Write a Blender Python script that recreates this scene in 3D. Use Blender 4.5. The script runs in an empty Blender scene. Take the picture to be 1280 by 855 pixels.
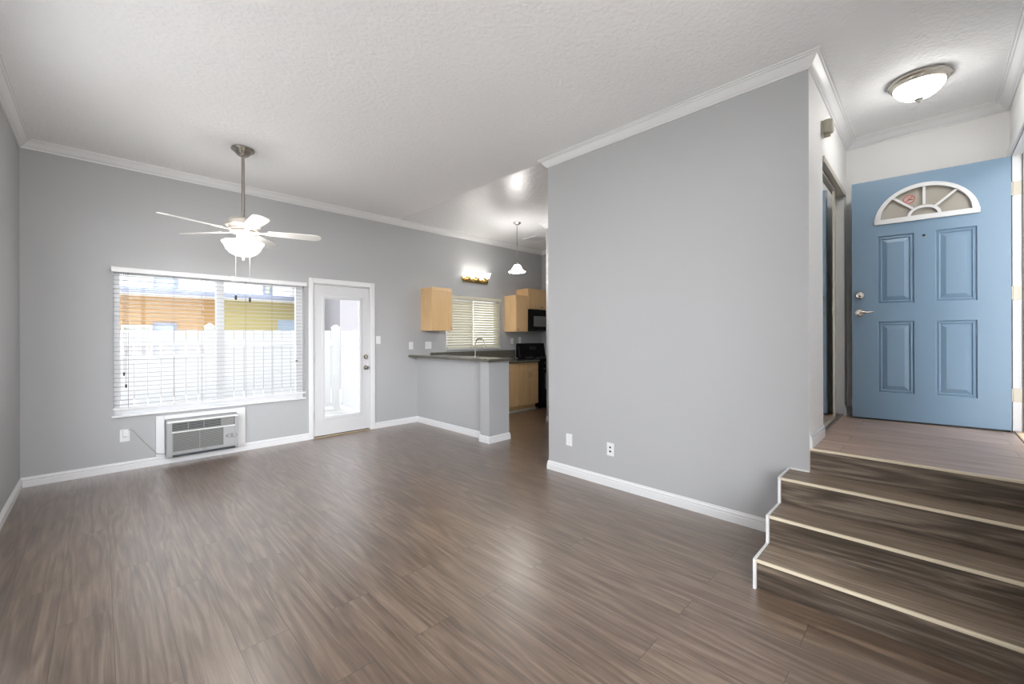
import bpy, bmesh, math, random
from mathutils import Vector, Matrix
random.seed(7)
S = bpy.context.scene
COL = S.collection
PI = math.pi

# ------------------------------------------------------------------ camera, world, sun, exposure
cam_d = bpy.data.cameras.new('camera'); cam = bpy.data.objects.new('camera', cam_d); COL.objects.link(cam)
cam_d.sensor_width = 36.0; cam_d.sensor_fit = 'HORIZONTAL'
cam_d.lens = 36.0 * 518.75 / 1280.0
cam_d.shift_y = -6.07 / 1280.0
cam_d.clip_start = 0.02; cam_d.clip_end = 300
cam.location = (0, 0, 1.3324)
cam.rotation_mode = 'XYZ'
cam.matrix_world = (Matrix.Translation((0, 0, 1.3324)) @ Matrix.Rotation(math.radians(-44.775), 4, 'Z')
                    @ Matrix.Rotation(PI / 2, 4, 'X') @ Matrix.Rotation(math.radians(-0.184), 4, 'Z'))
S.camera = cam

vs = S.view_settings
vs.view_transform = 'Standard'; vs.look = 'None'; vs.gamma = 1.0; vs.use_curve_mapping = False
vs.exposure = 0.36
S.cycles.max_bounces = 12; S.cycles.diffuse_bounces = 6; S.cycles.glossy_bounces = 5
S.cycles.transparent_max_bounces = 24
S.cycles.caustics_reflective = False; S.cycles.caustics_refractive = False
S.cycles.sample_clamp_indirect = 6.0
S.cycles.use_denoising = True

SKY_BACK, SKY_FRONT = 3.3, 11.2      # front sky raised to brighten the room through the added windows
SUN = 6.0
FAN_E, PEND_E, VAN_E, ENTRY_E = 18.0, 36.0, 6.0, 22.0

world = bpy.data.worlds.new('sky'); S.world = world; world.use_nodes = True
wn = world.node_tree; wn.nodes.clear()
wo = wn.nodes.new('ShaderNodeOutputWorld'); wb = wn.nodes.new('ShaderNodeBackground')
tc = wn.nodes.new('ShaderNodeTexCoord'); sx = wn.nodes.new('ShaderNodeSeparateXYZ'); wr = wn.nodes.new('ShaderNodeValToRGB')
wr.color_ramp.elements[0].position = 0.0; wr.color_ramp.elements[0].color = (0.97, 0.98, 1.0, 1)
wr.color_ramp.elements[1].position = 0.9; wr.color_ramp.elements[1].color = (0.80, 0.89, 1.0, 1)
wn.links.new(tc.outputs['Generated'], sx.inputs[0]); wn.links.new(sx.outputs['Z'], wr.inputs[0])
wn.links.new(wr.outputs[0], wb.inputs['Color'])
wm = wn.nodes.new('ShaderNodeMapRange'); wm.inputs['From Min'].default_value = 0.92; wm.inputs['From Max'].default_value = 0.62
wm.inputs['To Min'].default_value = SKY_FRONT; wm.inputs['To Max'].default_value = SKY_BACK; wm.interpolation_type = 'SMOOTHSTEP'
wd = wn.nodes.new('ShaderNodeVectorMath'); wd.operation = 'DOT_PRODUCT'; wd.inputs[1].default_value = (-0.50, -0.866, 0.0)
wn.links.new(tc.outputs['Generated'], wd.inputs[0]); wn.links.new(wd.outputs['Value'], wm.inputs['Value']); wn.links.new(wm.outputs['Result'], wb.inputs['Strength'])
wn.links.new(wb.outputs[0], wo.inputs['Surface'])

sd = bpy.data.lights.new('sun', 'SUN'); sun = bpy.data.objects.new('sun', sd); COL.objects.link(sun)
sd.energy = SUN; sd.angle = math.radians(1.0); sd.color = (1.0, 0.95, 0.87)
_dir = Vector((-0.30, 0.38, -1.0)).normalized()
sun.rotation_euler = _dir.to_track_quat('-Z', 'Y').to_euler()


def portal(name, x0, x1, z0, z1, y, toward, side=False):
    d = bpy.data.lights.new(name, 'AREA'); o = bpy.data.objects.new(name, d); COL.objects.link(o)
    d.shape = 'RECTANGLE'; d.size = x1 - x0; d.size_y = z1 - z0; d.cycles.is_portal = True
    o.location = ((x0 + x1) / 2, y, (z0 + z1) / 2)
    o.rotation_euler = Vector((0, toward, 0)).to_track_quat('-Z', 'Z').to_euler()
    if side:
        o.location = (y, (x0 + x1) / 2, (z0 + z1) / 2); o.rotation_euler = Vector((toward, 0, 0)).to_track_quat('-Z', 'Z').to_euler()


# room dimensions
XL, YW, XP, YP1, YP0, XE, YR = -0.511, 5.727, 3.222, 2.7225, 0.5456, 4.911, -0.43
XK, XS, YS = 6.56, 5.0, 4.27          # far kitchen wall, kitchen side block corner
ZC, ZE, ZE0 = 3.12, 0.6153, 0.0
WT = 0.15
W1 = (0.095, 1.88, 0.555, 2.035)       # living window
D1 = (1.995, 2.772, 0.0, 2.048)        # patio door
W2 = (4.13, 5.335, 1.14, 2.03)         # kitchen window
D2 = (3.86, 4.80, ZE, 2.665)           # front door opening
W4 = (1.90, 4.20, 0.50, 2.75)          # added unseen window in the side wall, brightens the partition
W3 = (-0.46, 1.80, 0.10, 2.98)          # added unseen window behind the camera, brightens the room
portal('portal_living', W1[0], W1[1], W1[2], W1[3], YW + WT + 0.02, -1)
portal('portal_patio', D1[0], D1[1], 0.02, D1[3], YW + WT + 0.02, -1)
portal('portal_kitchen', W2[0], W2[1], W2[2], W2[3], YW + WT + 0.02, -1)
portal('portal_front', W3[0], W3[1], W3[2], W3[3], YR - WT - 0.02, 1)
portal('portal_side', W4[0], W4[1], W4[2], W4[3], XL - WT - 0.02, 1, True)
portal('portal_entry', D2[0], D2[1], D2[2], D2[3], YR - WT - 0.02, 1)


# ------------------------------------------------------------------ materials
def nodes(m):
    m.use_nodes = True
    nt = m.node_tree
    return nt, nt.nodes['Principled BSDF']


def mat(name, col, rough=0.5, metal=0.0, spec=0.5, noise=0.0, nscale=8.0, bump=0.0, bscale=60.0, coat=0.0, emis=None, estr=0.0):
    m = bpy.data.materials.new(name); nt, b = nodes(m)
    b.inputs['Base Color'].default_value = (*col, 1); b.inputs['Roughness'].default_value = rough
    b.inputs['Metallic'].default_value = metal; b.inputs['Specular IOR Level'].default_value = spec
    b.inputs['Coat Weight'].default_value = coat
    if emis:
        b.inputs['Emission Color'].default_value = (*emis, 1); b.inputs['Emission Strength'].default_value = estr
    tcn = nt.nodes.new('ShaderNodeTexCoord')
    if noise > 0:
        n = nt.nodes.new('ShaderNodeTexNoise'); n.inputs['Scale'].default_value = nscale; n.inputs['Detail'].default_value = 4
        r = nt.nodes.new('ShaderNodeValToRGB')
        r.color_ramp.elements[0].position = 0.3; r.color_ramp.elements[1].position = 0.7
        r.color_ramp.elements[0].color = (*[c * (1 - noise) for c in col], 1)
        r.color_ramp.elements[1].color = (*[min(1, c * (1 + noise)) for c in col], 1)
        nt.links.new(tcn.outputs['Object'], n.inputs['Vector']); nt.links.new(n.outputs['Fac'], r.inputs[0])
        nt.links.new(r.outputs[0], b.inputs['Base Color'])
    if bump > 0:
        n2 = nt.nodes.new('ShaderNodeTexNoise'); n2.inputs['Scale'].default_value = bscale; n2.inputs['Detail'].default_value = 5
        bp = nt.nodes.new('ShaderNodeBump'); bp.inputs['Strength'].default_value = bump; bp.inputs['Distance'].default_value = 0.01
        nt.links.new(tcn.outputs['Object'], n2.inputs['Vector']); nt.links.new(n2.outputs['Fac'], bp.inputs['Height'])
        nt.links.new(bp.outputs[0], b.inputs['Normal'])
    return m


def wood(name, dark, mid, light, along='Y', planks=True, rough=0.36, row=0.19, length=1.22, grain=1.0, spec=0.5, coat=0.0):
    """vinyl plank wood: grain stretched along one axis, a different cut for every plank"""
    m = bpy.data.materials.new(name); nt, b = nodes(m); N = nt.nodes; L = nt.links
    tcn = N.new('ShaderNodeTexCoord'); sp = N.new('ShaderNodeSeparateXYZ'); L.new(tcn.outputs['Object'], sp.inputs[0])
    cb = N.new('ShaderNodeCombineXYZ')
    if along == 'Y':
        L.new(sp.outputs['Y'], cb.inputs[0]); L.new(sp.outputs['X'], cb.inputs[1]); L.new(sp.outputs['Z'], cb.inputs[2])
    elif along == 'X':
        L.new(sp.outputs['X'], cb.inputs[0]); L.new(sp.outputs['Y'], cb.inputs[1]); L.new(sp.outputs['Z'], cb.inputs[2])
    elif along == 'YZ':
        L.new(sp.outputs['Y'], cb.inputs[0]); L.new(sp.outputs['Z'], cb.inputs[1]); L.new(sp.outputs['X'], cb.inputs[2])
    else:  # 'Z': grain upright
        L.new(sp.outputs['Z'], cb.inputs[0]); L.new(sp.outputs['X'], cb.inputs[1]); L.new(sp.outputs['Y'], cb.inputs[2])
    base = cb.outputs[0]
    sh = N.new('ShaderNodeVectorMath'); sh.operation = 'ADD'; sh.inputs[1].default_value = (0.37, 0.15, 0)
    L.new(base, sh.inputs[0])
    if planks:
        br = N.new('ShaderNodeTexBrick'); br.offset = 0.37; br.offset_frequency = 2
        br.inputs['Color1'].default_value = (0, 0, 0, 1); br.inputs['Color2'].default_value = (1, 1, 1, 1)
        br.inputs['Mortar'].default_value = (0.5, 0.5, 0.5, 1)
        br.inputs['Scale'].default_value = 1.0; br.inputs['Brick Width'].default_value = length; br.inputs['Row Height'].default_value = row
        br.inputs['Mortar Size'].default_value = 0.0013; br.inputs['Mortar Smooth'].default_value = 0.1
        L.new(sh.outputs[0], br.inputs['Vector'])
        bw = N.new('ShaderNodeRGBToBW'); L.new(br.outputs['Color'], bw.inputs[0])
        ofs = N.new('ShaderNodeVectorMath'); ofs.operation = 'SCALE'; ofs.inputs[0].default_value = (13.1, 5.7, 9.3)
        L.new(bw.outputs[0], ofs.inputs['Scale'])
        ad = N.new('ShaderNodeVectorMath'); ad.operation = 'ADD'; L.new(base, ad.inputs[0]); L.new(ofs.outputs[0], ad.inputs[1])
        gv = ad.outputs[0]
    else:
        gv = base
    def layer(sc, detail, rough_, dist):
        v = N.new('ShaderNodeVectorMath'); v.operation = 'MULTIPLY'; v.inputs[1].default_value = sc; L.new(gv, v.inputs[0])
        n = N.new('ShaderNodeTexNoise'); n.inputs['Scale'].default_value = 1.0; n.inputs['Detail'].default_value = detail
        n.inputs['Roughness'].default_value = rough_; n.inputs['Distortion'].default_value = dist; L.new(v.outputs[0], n.inputs['Vector'])
        return n.outputs['Fac']

    def madd(x, k, y):
        m_ = N.new('ShaderNodeMath'); m_.operation = 'MULTIPLY_ADD'; m_.inputs[1].default_value = k; L.new(x, m_.inputs[0])
        if isinstance(y, float): m_.inputs[2].default_value = y
        else: L.new(y, m_.inputs[2])
        return m_.outputs[0]
    broad = layer((1.1, 9.0, 3.0), 3, 0.5, 0.5)
    mid_ = layer((1.9, 30.0, 8.0), 6, 0.62, 1.0)
    fine = layer((3.5, 95.0, 30.0), 5, 0.6, 0.5)
    ringn = layer((0.8, 8.5, 2.5), 1.2, 0.4, 0.0)
    mm = N.new('ShaderNodeMath'); mm.operation = 'MULTIPLY'; mm.inputs[1].default_value = 46.0; L.new(ringn, mm.inputs[0])
    sn = N.new('ShaderNodeMath'); sn.operation = 'SINE'; L.new(mm.outputs[0], sn.inputs[0])
    fac = madd(broad, 0.22 * grain, 0.5 - 0.81 * grain)
    fac = madd(mid_, 0.85 * grain, fac); fac = madd(fine, 0.55 * grain, fac); fac = madd(sn.outputs[0], 0.085 * grain, fac)
    if planks:
        fac = madd(bw.outputs[0], 0.05, fac); fac = madd(fac, 1.0, -0.025)
    rp = N.new('ShaderNodeValToRGB'); e = rp.color_ramp.elements
    e[0].position = 0.28; e[0].color = (*dark, 1); e[1].position = 0.74; e[1].color = (*light, 1)
    k = e.new(0.5); k.color = (*mid, 1)
    L.new(fac, rp.inputs[0]); colr = rp.outputs[0]
    if planks:
        mx = N.new('ShaderNodeMixRGB'); mx.inputs[2].default_value = (*[c * 0.45 for c in dark], 1)
        L.new(br.outputs['Fac'], mx.inputs[0]); L.new(colr, mx.inputs[1]); colr = mx.outputs[0]
    L.new(colr, b.inputs['Base Color'])
    b.inputs['Roughness'].default_value = rough
    bp = N.new('ShaderNodeBump'); bp.inputs['Strength'].default_value = 0.12; bp.inputs['Distance'].default_value = 0.004
    L.new(fine, bp.inputs['Height']); L.new(bp.outputs[0], b.inputs['Normal'])
    b.inputs['Specular IOR Level'].default_value = spec; b.inputs['Coat Weight'].default_value = coat; b.inputs['Coat Roughness'].default_value = 0.33
    return m


def glass(name, tint=(1, 1, 1), gl=0.06, rough=0.0):
    m = bpy.data.materials.new(name); m.use_nodes = True; nt = m.node_tree; nt.nodes.clear()
    o = nt.nodes.new('ShaderNodeOutputMaterial'); t = nt.nodes.new('ShaderNodeBsdfTransparent'); g = nt.nodes.new('ShaderNodeBsdfGlossy')
    g.inputs['Roughness'].default_value = rough; t.inputs['Color'].default_value = (*tint, 1)
    mx = nt.nodes.new('ShaderNodeMixShader'); f = nt.nodes.new('ShaderNodeLayerWeight'); f.inputs['Blend'].default_value = 0.15
    mu = nt.nodes.new('ShaderNodeMath'); mu.operation = 'MULTIPLY_ADD'; mu.inputs[1].default_value = 0.10; mu.inputs[2].default_value = gl
    nt.links.new(f.outputs['Fresnel'], mu.inputs[0]); nt.links.new(mu.outputs[0], mx.inputs[0])
    nt.links.new(t.outputs[0], mx.inputs[1]); nt.links.new(g.outputs[0], mx.inputs[2]); nt.links.new(mx.outputs[0], o.inputs[0])
    return m


def translucent(name, col, amt=0.4):
    m = bpy.data.materials.new(name); nt, b = nodes(m); b.inputs['Base Color'].default_value = (*col, 1); b.inputs['Roughness'].default_value = 0.45
    o = nt.nodes['Material Output']; t = nt.nodes.new('ShaderNodeBsdfTranslucent'); t.inputs['Color'].default_value = (*col, 1)
    mx = nt.nodes.new('ShaderNodeMixShader'); mx.inputs[0].default_value = amt
    nt.links.new(b.outputs[0], mx.inputs[1]); nt.links.new(t.outputs[0], mx.inputs[2]); nt.links.new(mx.outputs[0], o.inputs[0])
    return m


def siding(name, c1, pitch):
    m = bpy.data.materials.new(name); nt, b = nodes(m)
    tcn = nt.nodes.new('ShaderNodeTexCoord'); w = nt.nodes.new('ShaderNodeTexWave'); w.bands_direction = 'Z'; w.wave_profile = 'SAW'
    w.inputs['Scale'].default_value = 0.314 / pitch
    bp = nt.nodes.new('ShaderNodeBump'); bp.inputs['Strength'].default_value = 0.7; bp.inputs['Distance'].default_value = 0.02
    nt.links.new(tcn.outputs['Object'], w.inputs['Vector']); nt.links.new(w.outputs['Fac'], bp.inputs['Height']); nt.links.new(bp.outputs[0], b.inputs['Normal'])
    b.inputs['Base Color'].default_value = (*c1, 1); b.inputs['Roughness'].default_value = 0.7
    return m


M = dict(
    wall=mat('grey_wall_paint', (0.425, 0.427, 0.432), 0.6, bump=0.06, bscale=90),
    pale=mat('pale_wall_paint', (0.79, 0.785, 0.775), 0.6, bump=0.06, bscale=90),
    ceil=mat('ceiling_paint', (0.86, 0.86, 0.865), 0.75, bump=0.6, bscale=36),
    ceilk=mat('kitchen_ceiling_paint', (0.86, 0.86, 0.865), 0.25, bump=0.4, bscale=30),
    trim=mat('white_trim_paint', (0.74, 0.74, 0.745), 0.35),
    door=mat('white_door_paint', (0.63, 0.63, 0.64), 0.35),
    blue=mat('blue_door_paint', (0.190, 0.290, 0.395), 0.38, bump=0.03, bscale=120),
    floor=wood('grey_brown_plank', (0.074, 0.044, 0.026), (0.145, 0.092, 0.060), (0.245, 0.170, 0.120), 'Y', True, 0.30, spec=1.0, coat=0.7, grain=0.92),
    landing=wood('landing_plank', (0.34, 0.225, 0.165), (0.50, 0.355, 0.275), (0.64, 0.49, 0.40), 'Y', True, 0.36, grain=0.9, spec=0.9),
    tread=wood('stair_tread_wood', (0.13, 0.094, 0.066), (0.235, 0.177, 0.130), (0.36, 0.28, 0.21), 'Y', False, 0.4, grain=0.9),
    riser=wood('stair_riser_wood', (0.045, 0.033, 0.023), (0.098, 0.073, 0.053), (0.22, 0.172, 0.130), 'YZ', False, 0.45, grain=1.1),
    nosing=mat('cream_nosing', (0.68, 0.59, 0.44), 0.4),
    maple=wood('maple_cabinet', (0.60, 0.385, 0.185), (0.66, 0.44, 0.225), (0.71, 0.49, 0.265), 'Z', False, 0.38, grain=0.6),
    kick=mat('white_toe_kick', (0.72, 0.70, 0.66), 0.5),
    counter=mat('olive_laminate', (0.105, 0.098, 0.078), 0.03, noise=0.25, nscale=60),
    black=mat('black_enamel', (0.004, 0.004, 0.005), 0.2, spec=0.15),
    blackm=mat('black_plastic', (0.012, 0.012, 0.012), 0.45),
    greyglass=mat('grey_oven_glass', (0.13, 0.13, 0.125), 0.15),
    nickel=mat('brushed_nickel', (0.50, 0.47, 0.42), 0.27, 1.0),
    darknickel=mat('dark_nickel', (0.34, 0.31, 0.27), 0.33, 1.0),
    chrome=mat('chrome', (0.75, 0.75, 0.75), 0.12, 1.0),
    brass=mat('polished_brass', (0.80, 0.58, 0.27), 0.16, 1.0),
    champagne=mat('champagne_aluminium', (0.55, 0.51, 0.43), 0.4, 0.5),
    mirror=mat('mirror_glass', (0.86, 0.88, 0.88), 0.01, 1.0),
    glass=glass('window_glass', gl=0.012),
    fanglass=mat('frosted_fanlight_glass', (0.40, 0.37, 0.32), 0.12, bump=0.05, bscale=200),
    slat=mat('white_blind_slat', (0.47, 0.47, 0.475), 0.5),
    slatk=translucent('cream_blind_slat', (0.80, 0.775, 0.66), 0.38),
    cordw=mat('white_cord', (0.60, 0.60, 0.60), 0.6),
    corddark=mat('dark_cord', (0.12, 0.11, 0.10), 0.6),
    plate=mat('white_cover_plate', (0.78, 0.78, 0.77), 0.35),
    dark=mat('dark_slot', (0.02, 0.02, 0.02), 0.6),
    acbody=mat('grey_ac_plastic', (0.36, 0.36, 0.36), 0.45),
    acgrey=mat('grey_ac_grille', (0.25, 0.245, 0.235), 0.5),
    acdark=mat('dark_ac_vent', (0.03, 0.035, 0.04), 0.5),
    aclight=mat('light_ac_trim', (0.72, 0.72, 0.70), 0.4),
    cordg=mat('grey_power_cord', (0.40, 0.39, 0.37), 0.5),
    beige=mat('beige_plastic', (0.44, 0.41, 0.33), 0.5),
    bladew=mat('white_fan_blade', (0.80, 0.78, 0.75), 0.4),
    fanbody=mat('nickel_fan_body', (0.72, 0.66, 0.58), 0.32, 0.6),
    opal=mat('opal_fan_glass', (0.9, 0.88, 0.84), 0.3, emis=(1.0, 0.97, 0.92), estr=FAN_E),
    opalp=mat('opal_pendant_glass', (0.9, 0.9, 0.9), 0.3, emis=(1.0, 0.97, 0.93), estr=PEND_E),
    opalv=mat('opal_vanity_glass', (0.9, 0.9, 0.88), 0.3, emis=(1.0, 0.96, 0.90), estr=VAN_E),
    opale=mat('opal_entry_glass', (0.9, 0.9, 0.88), 0.3, emis=(1.0, 0.97, 0.93), estr=ENTRY_E),
    red=mat('red_sticker_ink', (0.45, 0.09, 0.07), 0.5),
    stickbg=mat('clear_sticker', (0.50, 0.36, 0.32), 0.4),
    vinyl=mat('white_vinyl_fence', (0.75, 0.75, 0.745), 0.4),
    gatedark=mat('shaded_gate_gap', (0.30, 0.28, 0.26), 0.8),
    stucco=mat('orange_stucco', (0.36, 0.215, 0.085), 0.85, bump=0.3, bscale=60),
    stuccoy=mat('pale_yellow_stucco', (0.36, 0.31, 0.14), 0.85, bump=0.3, bscale=60),
    stuccog=mat('lilac_grey_stucco', (0.26, 0.255, 0.275), 0.85, bump=0.3, bscale=60),
    siding=siding('white_siding', (0.74, 0.74, 0.76), 0.13),
    roof=mat('grey_shingle', (0.22, 0.21, 0.20), 0.9, noise=0.3, nscale=10),
    bluewin=mat('blue_grey_glass', (0.34, 0.42, 0.52), 0.1),
    bluefrm=mat('slate_blue_frame', (0.20, 0.23, 0.32), 0.5),
    sage=mat('sage_shutter', (0.40, 0.43, 0.38), 0.6),
    concrete=mat('pale_concrete', (0.60, 0.58, 0.55), 0.85, noise=0.12, nscale=4),
    soil=mat('garden_soil', (0.30, 0.25, 0.18), 0.95, noise=0.3, nscale=6),
    leaf=mat('green_leaves', (0.20, 0.30, 0.06), 0.6, noise=0.4, nscale=3),
    bark=mat('tree_bark', (0.16, 0.11, 0.07), 0.9),
    threshold=mat('tan_threshold', (0.42, 0.32, 0.22), 0.4),
    eave=mat('white_soffit', (0.7, 0.7, 0.7), 0.7),
    steel=mat('stainless_sink', (0.6, 0.6, 0.6), 0.25, 1.0),
)

# ------------------------------------------------------------------ mesh builder
ORG = {}


class MB:
    def __init__(s): s.bm = bmesh.new()

    def box(s, x0, x1, y0, y1, z0, z1, mtx=None):
        vs_ = [s.bm.verts.new(Vector((x, y, z)) if mtx is None else mtx @ Vector((x, y, z)))
               for x in (x0, x1) for y in (y0, y1) for z in (z0, z1)]
        for f in ((0, 1, 3, 2), (4, 6, 7, 5), (0, 4, 5, 1), (2, 3, 7, 6), (0, 2, 6, 4), (1, 5, 7, 3)):
            s.bm.faces.new([vs_[i] for i in f])
        return s

    def prism(s, pts, fn, a0, a1):
        A = [s.bm.verts.new(fn(p, a0)) for p in pts]; B = [s.bm.verts.new(fn(p, a1)) for p in pts]
        n = len(pts)
        for i in range(n):
            s.bm.faces.new([A[i], A[(i + 1) % n], B[(i + 1) % n], B[i]])
        s.bm.faces.new(A[::-1]); s.bm.faces.new(B)
        return s

    def lathe(s, prof, c, seg=32, mtx=None, closed=False):
        c = Vector(c); rings = []
        for r, z in prof:
            if r < 1e-6:
                v = Vector((0, 0, z)); v = (mtx @ v if mtx else v) + c
                rings.append([s.bm.verts.new(v)])
            else:
                ring = []
                for k in range(seg):
                    a = 2 * PI * k / seg; v = Vector((r * math.cos(a), r * math.sin(a), z))
                    ring.append(s.bm.verts.new((mtx @ v if mtx else v) + c))
                rings.append(ring)
        for a, b in zip(rings, rings[1:]):
            if len(a) == 1 and len(b) == 1: continue
            for k in range(seg):
                k2 = (k + 1) % seg
                if len(a) == 1: s.bm.faces.new([a[0], b[k2], b[k]])
                elif len(b) == 1: s.bm.faces.new([a[k], a[k2], b[0]])
                else: s.bm.faces.new([a[k], a[k2], b[k2], b[k]])
        for ring, flip in ((rings[0], True), (rings[-1], False)):
            if len(ring) > 1: s.bm.faces.new(ring[::-1] if flip else ring)
        return s

    def tube(s, pts, r, seg=10):
        pts = [Vector(p) for p in pts]; rings = []
        for i, p in enumerate(pts):
            t = (pts[min(i + 1, len(pts) - 1)] - pts[max(i - 1, 0)]).normalized()
            up = Vector((0, 0, 1)) if abs(t.z) < 0.9 else Vector((1, 0, 0))
            u = t.cross(up).normalized(); w = u.cross(t)
            rr = r[i] if isinstance(r, (list, tuple)) else r
            rings.append([s.bm.verts.new(p + rr * (math.cos(2 * PI * k / seg) * u + math.sin(2 * PI * k / seg) * w)) for k in range(seg)])
        for a, b in zip(rings, rings[1:]):
            for k in range(seg): s.bm.faces.new([a[k], a[(k + 1) % seg], b[(k + 1) % seg], b[k]])
        s.bm.faces.new(rings[0][::-1]); s.bm.faces.new(rings[-1])
        return s

    def sweep(s, path, prof, closed=False, inward=1):
        """mitred moulding: prof = [(offset from wall, z)], the room lies to the right of the path"""
        P = [Vector((p[0], p[1])) for p in path]; n = len(P); rows = []
        for i in range(n):
            def nrm(a, b):
                d = (b - a).normalized(); return Vector((d.y, -d.x)) * inward
            if closed or 0 < i < n - 1:
                n1 = nrm(P[i - 1], P[i]); n2 = nrm(P[i], P[(i + 1) % n]); m_ = (n1 + n2); m_ = m_ / max(1e-6, m_.dot(n1))
            elif i == 0: m_ = nrm(P[0], P[1])
            else: m_ = nrm(P[-2], P[-1])
            rows.append([s.bm.verts.new((P[i].x + m_.x * o, P[i].y + m_.y * o, z)) for o, z in prof])
        k = len(prof)
        for i in range(n if closed else n - 1):
            a, b = rows[i], rows[(i + 1) % n]
            for j in range(k): s.bm.faces.new([a[j], b[j], b[(j + 1) % k], a[(j + 1) % k]])
        if not closed:
            s.bm.faces.new(rows[0]); s.bm.faces.new(rows[-1][::-1])
        return s

    def build(s, name, m, parent=None, smooth=False, bevel=0.0, local=False, seg=2):
        me = bpy.data.meshes.new(name); bmesh.ops.recalc_face_normals(s.bm, faces=s.bm.faces)
        if parent is not None and not local:
            o_ = ORG.get(parent.name)
            if o_ is not None: bmesh.ops.translate(s.bm, verts=s.bm.verts, vec=-o_)
        s.bm.to_mesh(me); s.bm.free()
        o = bpy.data.objects.new(name, me); COL.objects.link(o); me.materials.append(m)
        if parent is not None:
            o.parent = parent
            if parent.name in ORG: ORG[o.name] = ORG[parent.name]
        if smooth:
            for p in me.polygons: p.use_smooth = True
            me.set_sharp_from_angle(angle=math.radians(30))
        if bevel > 0:
            b = o.modifiers.new('bevel', 'BEVEL'); b.width = bevel; b.segments = seg; b.limit_method = 'ANGLE'; b.angle_limit = math.radians(40)
        return o


def rect_wall(mb, fn, u0, u1, z0, z1, holes, t0, t1):
    """wall of boxes leaving the holes open; fn maps (u0,u1,t0,t1,z0,z1) to box bounds"""
    us = sorted({u0, u1, *[h[0] for h in holes], *[h[1] for h in holes]})
    for a, b in zip(us, us[1:]):
        hs = sorted([h for h in holes if h[0] <= a + 1e-6 and h[1] >= b - 1e-6], key=lambda h: h[2])
        z = z0
        for h in hs:
            if h[2] > z + 1e-6: mb.box(*fn(a, b, t0, t1, z, h[2]))
            z = h[3]
        if z1 > z + 1e-6: mb.box(*fn(a, b, t0, t1, z, z1))


def thing(name, loc, label, cat, group=None, kind=None, rotz=0.0):
    o = bpy.data.objects.new(name, None); COL.objects.link(o); o.location = loc; o.rotation_euler = (0, 0, rotz)
    o.empty_display_size = 0.1
    o['label'] = label; o['category'] = cat
    if group: o['group'] = group
    if kind: o['kind'] = kind
    ORG[o.name] = Vector(loc)
    return o


def tag(o, label, cat, group=None, kind=None):
    o['label'] = label; o['category'] = cat
    if group: o['group'] = group
    if kind: o['kind'] = kind
    return o


def struct(o, label=None, cat=None):
    o['kind'] = 'structure'
    if label: o['label'] = label
    if cat: o['category'] = cat
    return o


XB = lambda a, b, t0, t1, z0, z1: (a, b, t0, t1, z0, z1)     # wall runs along X
YB = lambda a, b, t0, t1, z0, z1: (t0, t1, a, b, z0, z1)     # wall runs along Y

# ------------------------------------------------------------------ room shell
b = MB(); b.box(XL - WT, XK + WT, YR - WT, YW + WT, -0.12, 0.0)
struct(b.build('floor', M['floor']), 'grey brown wood plank floor of the living room and kitchen', 'floor')
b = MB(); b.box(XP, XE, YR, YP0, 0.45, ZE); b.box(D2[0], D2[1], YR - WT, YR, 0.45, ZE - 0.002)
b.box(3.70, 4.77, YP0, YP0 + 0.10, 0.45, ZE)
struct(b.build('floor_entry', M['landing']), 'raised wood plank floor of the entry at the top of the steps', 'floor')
b = MB(); b.box(XL - WT, XP, YR - WT, YW + WT, ZC, ZC + 0.1); b.box(XP, XE + 0.12, YR - WT, YP1, ZC, ZC + 0.1)
struct(b.build('ceiling', M['ceil']), 'white textured ceiling of the living room and entry', 'ceiling')
b = MB(); b.box(XP, XK + WT, YP1, YW + WT, ZC, ZC + 0.1)
struct(b.build('ceiling_kitchen', M['ceilk']), 'glossy white kitchen ceiling', 'ceiling')
b = MB(); b.box(XL - WT - 0.5, XK + WT + 0.5, YR - WT - 0.85, YW + WT + 0.45, ZC + 0.12, ZC + 0.30); b.box(XL - WT - 0.3, XK + WT + 0.3, YR - WT, YW + WT, ZC + 0.30, 9.0)  # tall upper storey added to keep bright front sky off the back yard
struct(b.build('roof', M['eave']), 'soffit over the whole house and an added upper storey blocking sky light', 'roof')

b = MB(); rect_wall(b, XB, XL - WT, XK + WT, 0, ZC, [W1, D1, W2], YW, YW + WT)
struct(b.build('wall_back', M['wall']), 'grey back wall with the window and the patio door', 'wall')
b = MB(); rect_wall(b, YB, YR, YW, 0, ZC, [W4], XL - WT, XL)
struct(b.build('wall_left', M['wall']), 'grey side wall meeting the window wall at the room corner', 'wall')
b = MB(); rect_wall(b, XB, XL - WT, XE + 0.12, 0, ZC, [W3, D2], YR - WT, YR)
struct(b.build('wall_front', M['pale']), 'pale front wall with the entry doorway', 'wall')
b = MB(); b.box(XP, XP + 0.12, YP0, YP1, 0, ZC)
struct(b.build('wall_partition', M['wall']), 'big plain grey wall between living room and closet', 'wall')
b = MB(); rect_wall(b, XB, XP + 0.0008, XE, ZE0, ZC, [(3.70, 4.77, 0.45, 2.600)], YP0 - 0.0008, YP0 + 0.10)
struct(b.build('wall_closet', M['pale']), 'pale entry wall holding the mirrored closet', 'wall')
b = MB(); b.box(XE, XE + 0.12, YR, YP1, 0, ZC)
struct(b.build('wall_entry', M['pale']), 'pale wall behind the open blue door', 'wall')
b = MB(); b.box(XP + 0.12, XS, YP1 - 0.12, YP1, 0, ZC); b.box(XP + 0.12, XE, YP0 + 0.8, YP0 + 0.9, 0, ZC)
struct(b.build('wall_passage', M['wall']), 'grey wall of the kitchen passage', 'wall')
b = MB(); b.box(XS, XK, YP1 - 0.12, YS, 0, ZC)
struct(b.build('wall_kitchen_side', M['wall']), 'grey kitchen wall end beyond the partition', 'wall')
b = MB(); b.box(XK, XK + WT, YS, YW, 0, ZC)
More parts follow.
